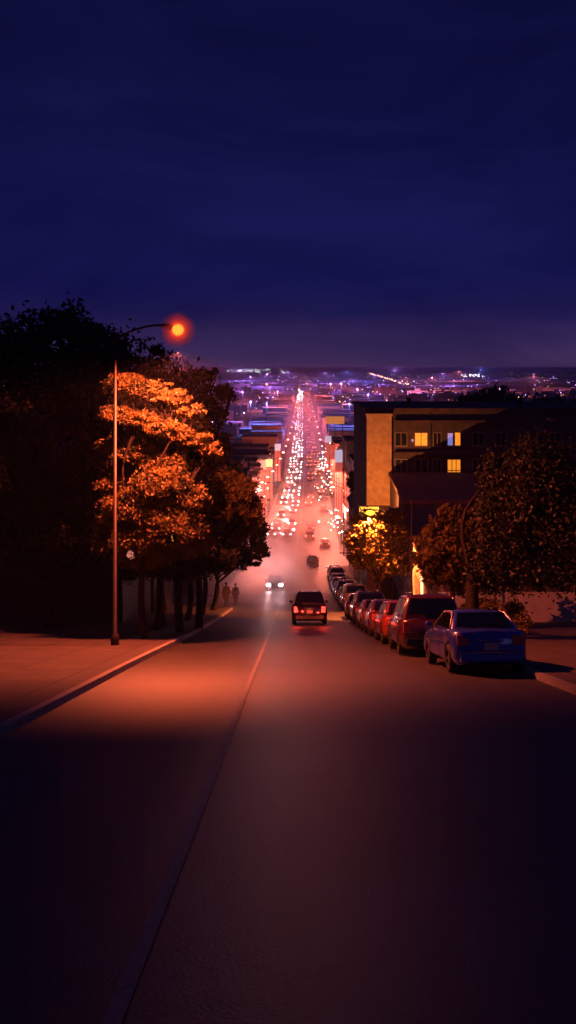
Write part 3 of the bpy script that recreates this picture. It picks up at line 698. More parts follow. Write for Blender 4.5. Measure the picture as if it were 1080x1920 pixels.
def car_body(k):
    c = CARK[k]; Ln, W = c['L'], c['W']/2; wr = .33
    axl = [.17*Ln, .81*Ln]; n = 60; v, f = [], []; m = 13
    ss = [i/n for i in range(n+1)]
    for s in ss:
        y = s*Ln; top = interp(c['deck'], s); zb = .22
        for a in axl:
            d = abs(y-a)
            if d < wr+.07: zb = max(zb, math.sqrt((wr+.07)**2-d*d)+wr-.02)
        zb = min(zb, top-.2)
        e = min(s, 1-s)*Ln; tp = 1-.16*max(0, 1-e/.35)**2       # rounded plan at the ends
        zlow = zb+(.12*max(0, 1-e/.12))
        w_ = W*tp
        hh = top-zlow
        row = [(w_*.90, zlow), (w_*.985, zlow+hh*.18), (w_, zlow+hh*.45), (w_*.985, zlow+hh*.74), (w_*.93, zlow+hh*.93), (w_*.80, top), (0, top+.035)]
        full = [(x, z) for x, z in row]+[(-x, z) for x, z in row[-2::-1]]
        v += [(x, y-Ln/2, z) for x, z in full]
    m = len(full)
    for i in range(n):
        for j in range(m-1): f.append((i*m+j, (i+1)*m+j, (i+1)*m+j+1, i*m+j+1))
        f.append((i*m+m-1, (i+1)*m+m-1, (i+1)*m, i*m))
    f.append(tuple(range(m))); f.append(tuple(n*m+j for j in range(m))[::-1])
    # greenhouse
    a, b_, d, e = [q*Ln-Ln/2 for q in c['cab']]; bz = c['belt']-.03; rz = c['roof']
    bw, tw = W*.90, W*.70
    st = [(a, bz, bz, bw, bw)]
    q = len(v); rows = []
    ysn = [0, .12, .35, .65, .88, 1]
    prof = [(a, bz+.0), (a+(b_-a)*.5, bz+(rz-bz)*.55), (b_-(b_-a)*.08, rz-.07), (b_+.08, rz-.02), ((b_+d)/2, rz), (d-.08, rz-.02), (d+(e-d)*.12, rz-.08), (d+(e-d)*.5, bz+(rz-bz)*.52), (e, bz)]
    for (y, z) in prof:
        fr = (z-bz)/(rz-bz); w_ = bw+(tw-bw)*fr
        rows.append([(bw, y, bz), (w_, y, z-.05*fr), (w_*.85, y, z), (0, y, z+.03*fr), (-w_*.85, y, z), (-w_, y, z-.05*fr), (-bw, y, bz)])
    for r in rows: v += r
    for i in range(len(rows)-1):
        for j in range(6): f.append((q+i*7+j, q+(i+1)*7+j, q+(i+1)*7+j+1, q+i*7+j+1))
    return v, f
def flip_ok(o):
    me = o.data; bm = bmesh.new(); bm.from_mesh(me); bmesh.ops.recalc_face_normals(bm, faces=bm.faces[:]); bm.to_mesh(me); bm.free()
def slab(corners, t=.012):
    """thin panel from four 3-D corners, thickness t along its normal"""
    P = [Vector(p) for p in corners]; n = (P[1]-P[0]).cross(P[3]-P[0]).normalized()*t
    return [tuple(p) for p in P]+[tuple(p+n) for p in P]
def wheel(parent, x, y, r=.33, wd=.21):
    w0 = empty('wheel', (x, y, r)); w0.parent = parent
    s = 1 if x > 0 else -1
    def ring(P, name, m, n=22):
        v, f = [], []
        for (px, rr) in P:
            for k in range(n):
                a = 2*math.pi*k/n; v.append((s*px, rr*math.cos(a), rr*math.sin(a)))
        for i in range(len(P)-1):
            for k in range(n): f.append((i*n+k, i*n+(k+1) % n, (i+1)*n+(k+1) % n, (i+1)*n+k))
        o = mesh_obj(name, v, f, m, w0, True); flip_ok(o)
    ring([(-wd/2, r*.6), (-wd/2, r*.93), (-wd*.35, r), (wd*.35, r), (wd/2, r*.93), (wd/2, r*.66), (wd*.42, r*.64)], 'tyre', M_tyre)
    v = MB(); 
    for k in range(5):
        a = 2*math.pi*k/5; c_, s_ = math.cos(a), math.sin(a); hw = .035
        p = [(-s_*hw, c_*hw), (s_*hw, -c_*hw), (c_*r*.64+s_*hw, s_*r*.64-c_*hw), (c_*r*.64-s_*hw, s_*r*.64+c_*hw)]
        x0, x1 = s*wd*.3, s*wd*.42
        v.hexa([(x0, a_, b_) for a_, b_ in p]+[(x1, a_, b_) for a_, b_ in p])
    n = 18; v.tube([(s*wd*.12, 0, 0), (s*wd*.22, 0, 0)], r*.62, n); v.tube([(s*wd*.3, 0, 0), (s*wd*.45, 0, 0)], .06, 10)
    v.make('rim', M_rim, w0)
def paint(nm, c): return mat('paint_'+nm, c, .25, metal=.1, coat=1, scale=3, color2=tuple(x*.85 for x in c), spec=.6)
def car(kind, pn, pc, label, cat='car', lit=None, name='parked_car', group=None):
    c = CARK[kind]; Ln, W = c['L'], c['W']/2
    root = empty(name, (0, 0, 0)); props(root, label, cat, group)
    pm = paint(pn, pc)
    v, f = car_body(kind); bo = mesh_obj('body', v, f, pm, root, True); flip_ok(bo)
    bo.data.shade_smooth()
    a, b_, d, e = [q*Ln-Ln/2 for q in c['cab']]; bz = c['belt']-.03; rz = c['roof']; bw, tw = W*.90, W*.70
    def at(y0, z0, fr, side, ins=.02):
        w_ = bw+(tw-bw)*fr; return (side*(w_+ins), y0, z0)
    H_ = rz-bz
    # rear window, windshield
    def endglass(y0, y1, name_, sgn):
        P = []
        for fr, ww in ((.14, .86), (.80, .84)):
            y = y0+(y1-y0)*fr; z = bz+H_*(fr*1.0); w_ = (bw+(tw-bw)*fr)*ww
            P.append([(-w_, y, z), (w_, y, z)])
        # measured against the bulged profile: push outwards
        o = Vector((0, sgn*(.045+.0), .045))
        q = [Vector(P[0][0])+o*1.2, Vector(P[0][1])+o*1.2, Vector(P[1][1])+o, Vector(P[1][0])+o]
        if sgn > 0: q = q[::-1]
        mb = MB(); mb.hexa(slab(q)); g = mb.make(name_, M_glass, root); flip_ok(g)
        return g
    endglass(a, b_, 'rear_window', -1); endglass(e, d, 'windshield', 1)
    # side windows: two per side
    for side in (-1, 1):
        midy = (b_+d)/2
        def edge(fr, front):   # y limit of the glass at height fraction
            return (a+(b_-a)*fr+.16) if not front else (e+(d-e)*fr-.16)
        for (fa, fb, nm) in ((0, 1, 'r'), (1, 2, 'f')):
            lo, hi = .14, .84
            ylo0 = edge(lo, 0) if fa == 0 else midy+.05; yhi0 = edge(hi, 0)+.03 if fa == 0 else midy+.05
            ylo1 = midy-.05 if fa == 0 else edge(lo, 1); yhi1 = midy-.05 if fa == 0 else edge(hi, 1)-.03
            q = [at(ylo0, bz+H_*lo, lo, side, .0), at(ylo1, bz+H_*lo, lo, side, .0), at(yhi1, bz+H_*hi, hi, side, .0), at(yhi0, bz+H_*hi, hi, side, .0)]
            if side < 0: q = q[::-1]
            mb = MB(); mb.hexa(slab(q, .018)); g = mb.make('side_window', M_glass, root); flip_ok(g)
    for x in (-(W-.12), W-.12):
        for y in (.17*Ln-Ln/2, .81*Ln-Ln/2): wheel(root, x, y)
    tz = interp(c['deck'], .03)
    tall = kind in ('suv', 'van')
    for side in (-1, 1):
        tl = MB(); x0, x1 = sorted((side*W*(.56 if kind == 'sedan' else .66), side*W*.885)); y = -Ln/2
        z0, z1 = (tz-.34, tz-.10) if not tall else (tz-.42, tz-.10)
        tl.hexa([(x0, y-.03, z0), (x1, y-.03+.02, z0), (x1, y+.2, z0), (x0, y+.1, z0), (x0, y-.01, z1), (x1, y+.01, z1), (x1, y+.2, z1), (x0, y+.1, z1)])
        o = tl.make('tail_light', M_tail_on if lit == 'tail' else M_tail_off, root)
        bv = o.modifiers.new('b', 'BEVEL'); bv.width = .02; bv.segments = 2
        hl_ = MB(); zf = .60 if not tall else .72; hl_.ball((side*W*.70, Ln/2-.04, zf), .15, 14, 8, sx=1.35, sy=.7, sz=.8)
        o = hl_.make('headlight', M_head_on if lit == 'head' else M_head_off, root, True)
        mi = MB(); mi.ball((side*(W+.06), e-.25, c['belt']+.08), .1, 10, 6, sx=1, sy=.6, sz=.75); mi.make('mirror', pm, root, True)
        if tall:
            rr = MB(); rr.tube([(side*tw*.78, b_+.1, rz+.0), (side*tw*.78, b_+.2, rz+.06), (side*tw*.78, d-.2, rz+.06), (side*tw*.78, d-.1, rz)], .02, 6); rr.make('roof_rail', M_chrome, root)
        sm = MB(); zl = .26
        for yq in (a+.42*Ln*.25, (b_+d)/2, e-.12*Ln*.3):
            tp_ = interp(c['deck'], (yq+Ln/2)/Ln); hh = tp_-.22; pr = [(W*.985, .22+hh*.18), (W, .22+hh*.45), (W*.985, .22+hh*.74), (W*.93, .22+hh*.93)]
            for (xa, za), (xb, zb) in zip(pr, pr[1:]):
                sm.hexa([(side*(xa-.02), yq-.009, za), (side*(xa+.003), yq-.009, za), (side*(xa+.003), yq+.009, za), (side*(xa-.02), yq+.009, za),
                         (side*(xb-.02), yq-.009, zb), (side*(xb+.003), yq-.009, zb), (side*(xb+.003), yq+.009, zb), (side*(xb-.02), yq+.009, zb)])
        sm.make('door_seam', M_black, root)
        bt = MB(); bt.tube([(side*(bw+.004), a+.2, c['belt']+.03), (side*(bw+.006), 0, c['belt']+.035), (side*(bw+.004), e-.2, c['belt']+.03)], .012, 6); bt.make('belt_trim', M_chrome, root)
        wt = MB(); P_ = [(bw+.012, a+.10, bz+H_*.06), ((bw+tw)/2+.014, a+(b_-a)*.5+.04, bz+H_*.5), (tw+.012, b_+.02, bz+H_*.88), (tw+.012, (b_+d)/2, bz+H_*.93), (tw+.012, d-.02, bz+H_*.88), ((bw+tw)/2+.014, d+(e-d)*.5-.05, bz+H_*.5), (bw+.012, e-.12, bz+H_*.06)]
        wt.tube([(side*p, q, z_) for p, q, z_ in P_], .020, 6); wt.make('glint_trim', mat('glint_metal', (.75, .7, .7), .38, metal=1, scale=9), root, True)  # bright tube added along the pillars to catch lamp glints
        hd = MB()
        for yq in (-.25, .75): hd.box(side*W*.985-.02, side*W*.985+.02, yq, yq+.18, .80, .83)
        hd.make('door_handle', M_chrome, root)
    bp = MB()
    bp.hexa([(-W*.80, -Ln/2-.07, .30), (W*.80, -Ln/2-.07, .30), (W*.86, -Ln/2+.15, .30), (-W*.86, -Ln/2+.15, .30), (-W*.80, -Ln/2-.05, .50), (W*.80, -Ln/2-.05, .50), (W*.86, -Ln/2+.15, .50), (-W*.86, -Ln/2+.15, .50)])
    o = bp.make('rear_bumper', pm if kind == 'sedan' else M_black, root); bv = o.modifiers.new('b', 'BEVEL'); bv.width = .03; bv.segments = 2
    ch = MB(); ch.box(-W*.8, W*.8, -Ln/2-.085, -Ln/2-.05, .49, .515); ch.make('bumper_strip', M_chrome, root)
    fp = MB(); fp.box(-W*.76, W*.76, Ln/2-.12, Ln/2+.06, .28, .46); o = fp.make('front_bumper', M_black, root); bv = o.modifiers.new('b', 'BEVEL'); bv.width = .03
    lpz = .56 if kind in ('sedan',) else .62
    lp = MB(); lp.box(-.16, .16, -Ln/2-.05, -Ln/2-.015, lpz, lpz+.16); lp.make('number_plate', M_plate, root)
    gr = MB(); gr.box(-W*.4, W*.4, Ln/2-.05, Ln/2+.03, .50, .64); gr.make('grille', M_black, root)
    tr = MB(); tr.box(-.28, .28, -Ln/2-.045, -Ln/2-.02, lpz+.19, lpz+.22); tr.make('trunk_trim', M_chrome, root)
    return root
def put(o, X, Y, rz=0, sc_=1):
    # rotation: heading then pitch with the road's slope
    th = slope(Y); o.rotation_mode = 'XYZ'
    m = Matrix.Rotation(rz+heading(Y), 4, 'Z')
    p = Matrix.Rotation(th if abs(rz) < 1.6 else -th, 4, 'X')
    o.rotation_euler = (m @ p).to_euler(); o.location = (X, Y, gz(Y)); o.scale = (sc_,)*3
# parked row: (Y centre, kind, colour name, rgb, label)
LX = 3.48
row = [
 (28.6, 'sedan', 'blue', (.05, .075, .50), 'shiny blue sedan parked nearest at the right edge, orange tail light'),
 (35.3, 'suv', 'maroon', (.07, .015, .018), 'dark maroon sport utility car parked second in the right row'),
 (41.6, 'hatch', 'red', (.24, .03, .02), 'red hatchback parked third in the right row, behind the maroon one'),
 (47.6, 'sedan', 'plum', (.14, .05, .09), 'plum sedan parked fourth in the right row'),
 (53.6, 'sedan', 'copper', (.22, .07, .03), 'copper coloured sedan parked fifth in the right row'),
 (60.0, 'suv', 'ink', (.05, .05, .10), 'ink blue sport utility car parked sixth, beside the driving dark car'),
 (66.6, 'hatch', 'wine', (.16, .03, .05), 'wine red hatchback parked last of the near group on the right'),
 (78.5, 'van', 'tan', (.40, .26, .20), 'tan van with a reflective back parked beyond the gap, first of the far group'),
 (86, 'sedan', 'pink', (.45, .30, .34), 'pinkish sedan parked second in the far group on the right'),
 (93.5, 'suv', 'navy', (.06, .06, .18), 'navy sport utility car parked third in the far group'),
 (101, 'sedan', 'silver', (.40, .38, .46), 'silver sedan parked fourth in the far group below the round tree'),
 (108.5, 'hatch', 'violet', (.16, .10, .26), 'violet hatchback parked fifth in the far group'),
 (116, 'sedan', 'steel', (.20, .22, .34), 'steel blue sedan parked sixth in the far group'),
 (124, 'suv', 'mauve', (.24, .14, .22), 'mauve car parked seventh in the far group, near the crossing'),
 (132, 'sedan', 'grey', (.22, .2, .24), 'grey sedan parked farthest along the right kerb before the crossing'),
]
for (Y, k, pn, pc, lab) in row:
    o = car(k, pn, pc, lab, group='cars parked along the right kerb')
    put(o, (.50 if Y < 30 else 0)+gx(Y)+.93+LX+CARK[k]['W']/2 + (0 if Y < 70 else .25), Y, R(random.uniform(-1, 1)+(2.5 if Y < 30 else 0)), 1.06 if Y < 50 else 1)
# moving cars
s1 = car('suv', 'charcoal', (.012, .006, .008), 'dark sport utility car driving away down the hill with glowing red tail lights', lit='tail', name='moving_car')
put(s1, 1.17, 59.5)
o = bpy.data.objects
for side in (-1, 1):
    lamp('tail_glow', (side*.72, -2.95, .75), 40, (1, .05, .03), .08, s1)
s2 = car('sedan', 'pearl', (.5, .45, .47), 'oncoming pale car in mist with both white headlights on', lit='head', name='oncoming_car')
put(s2, XX(112, 516), 112, math.pi)
for side in (-1, 1):
    lamp('headlight_beam', (side*.62, 2.5, .62), 8000, (1, .50, .50), .06, s2, spot=30, rot=(R(101), 0, 0), blend=1)
s3 = car('hatch', 'black', (.02, .012, .014), 'small dark car stopped at the crossing with dim red lights', lit=None, name='moving_car')
put(s3, XX(150, 586), 149)

# far traffic
def far_car(kind, label, group, front):
    root = empty('oncoming_car' if front else 'departing_car', (0, 0, 0)); props(root, label, 'car', group)
    b = MB(); W, Ln = .9, 4.4
    b.hexa([(-W, -2.2, .25), (W, -2.2, .25), (W, 2.2, .25), (-W, 2.2, .25), (-W*.95, -2.15, .95), (W*.95, -2.15, .95), (W*.95, 2.15, .85), (-W*.95, 2.15, .85)])
    b.hexa([(-W*.88, -1.7, .96), (W*.88, -1.7, .96), (W*.88, 1.0, .96), (-W*.88, 1.0, .96), (-W*.7, -1.1, 1.45), (W*.7, -1.1, 1.45), (W*.7, .3, 1.45), (-W*.7, .3, 1.45)])
    b.make('body', mat('far_car_paint_%d' % kind, [(.15, .08, .09), (.10, .04, .04), (.3, .22, .24)][kind], .35, coat=.5, scale=3), root)
    for s in (-1, 1):
        l = MB(); l.ball((s*.66, 2.22 if front else -2.22, .68 if front else .8), (.09, .12, .165)[kind], 8, 5, sx=1.2, sy=.5)
        l.make('headlight' if front else 'tail_light', M_farhead if front else M_fartail, root)
    return root
M_farhead = mat('far_headlight', (1, 1, 1), .4, emit=(1, .80, .80), es=26, sample=False)
M_fartail = mat('far_tail_light', (1, .2, .1), .4, emit=(1, .13, .08), es=9, sample=False)
protoH = [far_car(k, 'far oncoming car with white headlights in the dense stream down the avenue', 'oncoming cars on the far avenue', True) for k in range(3)]
protoT = [far_car(k, 'far car driving away with red tail lights down the right of the avenue', 'departing cars on the far avenue', False) for k in range(3)]
rnd = random.Random(4); used = set()
def place_far(protos, X, Y, rz):
    k = rnd.randrange(3); p = protos[k]
    if id(p) in used: p = copy_tree(p)
    else: used.add(id(p))
    put(p, X, Y, rz)
n = 0
Y = 196
while Y < 1150:
    for ln in (-1.8, -4.6):
        if rnd.random() < .84: place_far(protoH, gx(Y)+ln+rnd.uniform(-.25, .25), Y+rnd.uniform(-2, 2), math.pi)
    Y += 7.5+Y*.012
Y = 176
while Y < 1150:
    for ln in (1.9, 4.7):
        if rnd.random() < (.55 if Y < 330 else .8): place_far(protoT, gx(Y)+ln+rnd.uniform(-.4, .4), Y+rnd.uniform(-3, 3), 0)
    Y += 11+Y*.018
# traffic beyond that: only points of light
v = MB(); v2 = MB()
for i in range(300):
    Y = 1150*math.exp(rnd.random()*1.25)
    v.ball((gx(Y)-rnd.choice((1.8, 4.6, 7))-rnd.uniform(-1, 1), Y, .8), (.10+Y*.00008)*rnd.uniform(.5, 1.4), 5, 3)
    if i % 2: v2.ball((gx(Y)+rnd.choice((1.8, 4.6, 7))+rnd.uniform(-1, 1), Y, .9), (.10+Y*.00008)*rnd.uniform(.5, 1.4), 5, 3)
props(v.make('distant_headlights', M_farhead), 'white points of far oncoming traffic fading into the haze', 'traffic lights in distance', kind='stuff')
props(v2.make('distant_tail_lights', M_fartail), 'red points of far departing traffic fading into the haze', 'traffic lights in distance', kind='stuff')

# beams from the stream of oncoming cars, one pair in front of every few cars
Y = 205
while Y < 1000:
    lamp('headlight_beam', (gx(Y)-3.2, Y, gz(Y)+1.3), 2600+Y*9, (1, .50, .50), .3, None, spot=80, rot=(R(42), 0, R(180)), blend=.6)
    Y *= 1.13
# lamps added along the far avenue to light road and facades salmon
pl = None
Y = 163; k = 0
SALMON = (1, .20, .13)
while Y < 3600:
    for side in (-1, 1):
        g = 'added street lamps along the far avenue'
        X = gx(Y)+side*7.6
        lab = 'added far street lamp on the %s pavement of the glowing avenue' % ('left' if side < 0 else 'right')
        root = empty('street_lamp', (X, Y, gz(Y)+.13)); props(root, lab, 'street lamp', g)
        b = MB(); b.tube([(0, 0, 0), (0, 0, 10.4)], [.09, .06], 6); b.make('pole', M_pole, root)
        b = MB(); b.tube([(0, 0, 10.2), (-side*.8, 0, 10.6), (-side*1.6, 0, 10.65)], [.05]*3, 6); b.make('arm', M_pole, root)
        b = MB(); b.ball((-side*1.7, 0, 10.5), .2, 8, 5, sx=1.5, sz=.6); b.make('lamp_head', mat('far_lamp_glow', (1, .6, .4), .4, emit=(1, .45, .30), es=7, sample=False), root)
        lamp('lamp_light', (-side*1.7, 0, 10.2), (8500+13*Y)*(1 if Y < 300 else .33), SALMON, .2, root, spot=178 if Y < 300 else None, rot=(0, 0, 0), blend=.08)
    Y *= 1.115; k += 1

# clustered small lights at the shop fronts
def sparkle(name, X, Y, z, n, rx, rz_, m, label, seed):
    r_ = random.Random(seed); b = MB()
    for i in range(n): b.ball((r_.gauss(0, rx), r_.gauss(0, 3), r_.gauss(0, rz_)), r_.uniform(.05, .15), 5, 3)
    o = b.make(name, m); o.location = (X, Y, z); props(o, label, 'lights', kind='stuff')
M_spark = mat('bulb_glow', (1, 1, 1), .4, emit=(1, .75, .62), es=14, sample=False)
sparkle('shop_bulbs', XX(222, 484), 222, E-25.8, 26, 1.0, 1.2, M_spark, 'cluster of white bulbs at the left shop fronts', 1)
sparkle('shop_bulbs', XX(190, 632), 190, E-27.0, 34, .9, .9, M_spark, 'cluster of white bulbs low at the right shop fronts', 2)
sparkle('shop_bulbs', XX(260, 612), 260, E-26.0, 34, 1.2, 3.0, M_spark, 'scattered white bulbs along the right pavement of the avenue', 3)
sparkle('shop_bulbs', XX(330, 602), 330, E-29, 20, 1.0, 1.6, M_spark, 'bright bulbs farther up the right pavement of the avenue', 4)

# ------------------------------------------------------------------ the plain
rnd = random.Random(21)
mats_city = [mat('city_wall_%d' % i, c, .9, scale=.2) for i, c in enumerate([(.28, .18, .26), (.20, .16, .30), (.36, .20, .24), (.16, .12, .22), (.40, .28, .34), (.24, .20, .38)])]
protos = []
for k in range(6):
    root = empty('plain_building', (0, 0, 0)); props(root, '', 'building')
    W, D_, h = rnd.uniform(9, 20), rnd.uniform(9, 20), rnd.uniform(5, 9)
    b = MB(); b.box(-W, W, 0, 2*D_, -1, h); b.make('wall', mats_city[k], root)
    b = MB(); b.box(-W-.3, W+.3, -.3, 2*D_+.3, h+.01, h+.5); b.box(-W*.3, W*.2, D_*.6, D_*1.1, h+.51, h+2.4); b.make('roof', mats_city[(k+2) % 6], root)
    for j in range(3):
        x = rnd.uniform(-W+1, W-3); z = rnd.choice((1.5, h-2.4)); b = MB(); b.box(x, x+rnd.uniform(1, 2.5), -.06, -.004, z, z+1.2)
        b.make('window', [M_winlit, M_winpink, M_windark][j], root)
    protos.append(root)
usedp = set(); cnt = 0
spots = []
tries = 0
while cnt < 210 and tries < 6000:
    tries += 1
    Y = 200*math.exp(rnd.random()**.8*math.log(9)); X = rnd.uniform(-.29, .29)*Y
    if abs(X-gx(Y)) < 45: continue
    if Y < 240 and X > 0: continue
    if any(abs(X-a) < 30 and abs(Y-b_) < 34 for a, b_ in spots): continue
    spots.append((X, Y)); k = rnd.randrange(6); p = protos[k]
    if k in usedp: p = copy_tree(p)
    else: usedp.add(k)
    p.location = (X, Y, gz(Y)-.05); p.scale = (rnd.uniform(.6, 1.0), rnd.uniform(.5, .8), rnd.uniform(.7, 1.35))
    sd_ = 'left' if X < gx(Y) else 'right'
    p['label'] = '%s violet-brown building on the dark plain %s of the avenue' % ('low' if Y < 700 else 'small distant', sd_)
    p['group'] = 'buildings on the plain %s of the avenue' % sd_; cnt += 1
for k, p in enumerate(protos):
    if k not in usedp: print('unused proto', k)
# the rest of the city as one mass
for k in range(6):
    b = MB()
    for i in range(420):
        Y = 1500*math.exp(rnd.random()*math.log(7)); X = rnd.uniform(-.34, .34)*Y
        if abs(X-gx(Y)) < 22+.0: continue
        s = Y/1500; W = rnd.uniform(8, 34)*s; h = rnd.uniform(3, 9)
        b.box(X-W, X+W, Y, Y+rnd.uniform(12, 40)*s, -.5, h)
    props(b.make('city_blocks', mats_city[k]), 'far-off mass of low city blocks spreading to the horizon', 'city', kind='stuff')
def lights(name, pts, m, label, kind='stuff'):
    b = MB()
    for (x, y, z, r_) in pts: b.ball((x, y, z), r_, 5, 3)
    props(b.make(name, m), label, 'lights', kind=kind)
M_cw = mat('city_light_white', (1, 1, 1), .4, emit=(.8, .75, 1), es=6, sample=False)
M_cf = mat('shore_light_white', (1, 1, 1), .4, emit=(.85, .78, 1), es=9, sample=False)
M_cd = mat('diagonal_light_amber', (1, 1, 1), .4, emit=(1, .48, .32), es=5, sample=False)
M_ca = mat('city_light_amber', (1, 1, 1), .4, emit=(1, .5, .28), es=5, sample=False)
M_cv = mat('city_light_violet', (1, 1, 1), .4, emit=(.55, .3, 1), es=7, sample=False)
pts = []
for i in range(60):
    px = 425+112*rnd.random(); Y = 7000+rnd.uniform(-300, 300); pts.append((XX(Y, px), Y, rnd.uniform(4, 30), rnd.uniform(1.0, 3.8)))
lights('shore_lights', pts, M_cf, 'row of white lights along the horizon left of the avenue')
pts = []
for i in range(70):
    t = rnd.random()**1.3; X = 178+(400-178)*t; Y = 1583+(5300-1583)*t; X = XX(1583, 768)+(XX(5200, 692)-XX(1583, 768))*t; Y = 1583+(5200-1583)*t
    pts.append((X+rnd.gauss(0, 3), Y+rnd.gauss(0, 14), 13, rnd.uniform(.4, 1.1)*(.6+Y/3200)))
lights('diagonal_street_lights', pts, M_cd, 'string of amber lights running diagonally over the plain to the right')
for nm, m, n_, lab in (('city_lights', M_ca, 260, 'scattered tiny amber lights over the dark plain'), ('city_lights', M_cv, 500, 'scattered tiny violet lights over the dark plain'), ('city_lights', M_cw, 90, 'scattered tiny white lights over the dark plain')):
    pts = []
    for i in range(n_):
        Y = 420*math.exp(rnd.random()**.7*math.log(14)); X = rnd.uniform(-.3, .3)*Y; pts.append((X, Y, gz(Y)+rnd.uniform(6, 12), rnd.uniform(.1, .45)*(.7+Y/2200)))
    lights(nm, pts, m, lab)
pts = [(XX(3600, 868+38*rnd.random()), 3600+rnd.uniform(-60, 60), rnd.uniform(2, 16), rnd.uniform(1.2, 3)) for i in range(30)]
lights('blue_white_lights', pts, M_cw, 'patch of blue-white lights at the right of the plain')
# amber lit billboard on a roof
bb = empty('billboard', (XX(420, 628), 420, gz(420))); props(bb, 'wide amber lit billboard standing on the plain right of the avenue', 'billboard')
b = MB(); b.box(-3.7, 3.7, 0, .4, 15.0, 18.0); b.make('panel', mat('billboard_amber', (.8, .45, .15), .6, emit=(.95, .36, .09), es=.42, scale=.6, color2=(.5, .25, .08)), bb)
b = MB()
for x in (-3, 0, 3): b.box(x-.15, x+.15, .1, .35, 0, 15)
b.make('post', M_black, bb)
# coloured pools of light over the plain, from masts added to tint it
def flood(X, Y, h, power, color, label):
    root = empty('fill_mast', (X, Y, gz(Y))); props(root, label, 'floodlight', 'added light masts on the plain')
    b = MB(); b.tube([(0, 0, 0), (0, 0, h)], [.25, .15], 6); b.make('mast', M_pole, root)
    b = MB(); b.box(-.5, .5, -.2, .2, h+.02, h+.3); b.make('lamp_head', mat('flood_%d_%d' % (int(color[0]*100), int(color[2]*100)), (1, 1, 1), .4, emit=color, es=.6, sample=False), root)
    lamp('lamp_light', (0, -.7, h-.3), power, color, .5, root, spot=174 if Y < 2500 else None, rot=(0, 0, 0), blend=.15)
fl = [(470, 845, 'b'), (500, 850, 'b'), (455, 800, 'v'), (500, 770, 'p'), (470, 745, 'v'), (640, 770, 'p'), (620, 770, 'p'), (660, 750, 'v'), (700, 735, 'v'), (760, 745, 'p'), (810, 745, 'p'), (860, 722, 'p'),
      (670, 790, 'b'), (655, 850, 'b'), (500, 735, 'v'), (830, 730, 'v'), (540, 725, 'v'), (610, 728, 'v'), (650, 722, 'b'), (450, 720, 'v'), (900, 718, 'b'), (740, 718, 'v'), (1000, 740, 'p'), (60, 740, 'v'), (690, 810, 'v'), (520, 800, 'p')]
CC = {'b': ((.18, .22, 1), 'blue'), 'v': ((.5, .22, 1), 'violet'), 'p': ((1, .22, .32), 'pink')}
for (px, py, c) in fl:
    Y = 76000/(py-690) if py < 850 else 37.5*2000/(py-690); h = 20+Y*.005
    flood(XX(Y, px), Y, h, (13 if Y < 2500 else 8)*Y**1.36, CC[c][0], 'added mast with a %s floodlight tinting the dark plain %s of the avenue' % (CC[c][1], 'left' if px < 568 else 'right'))

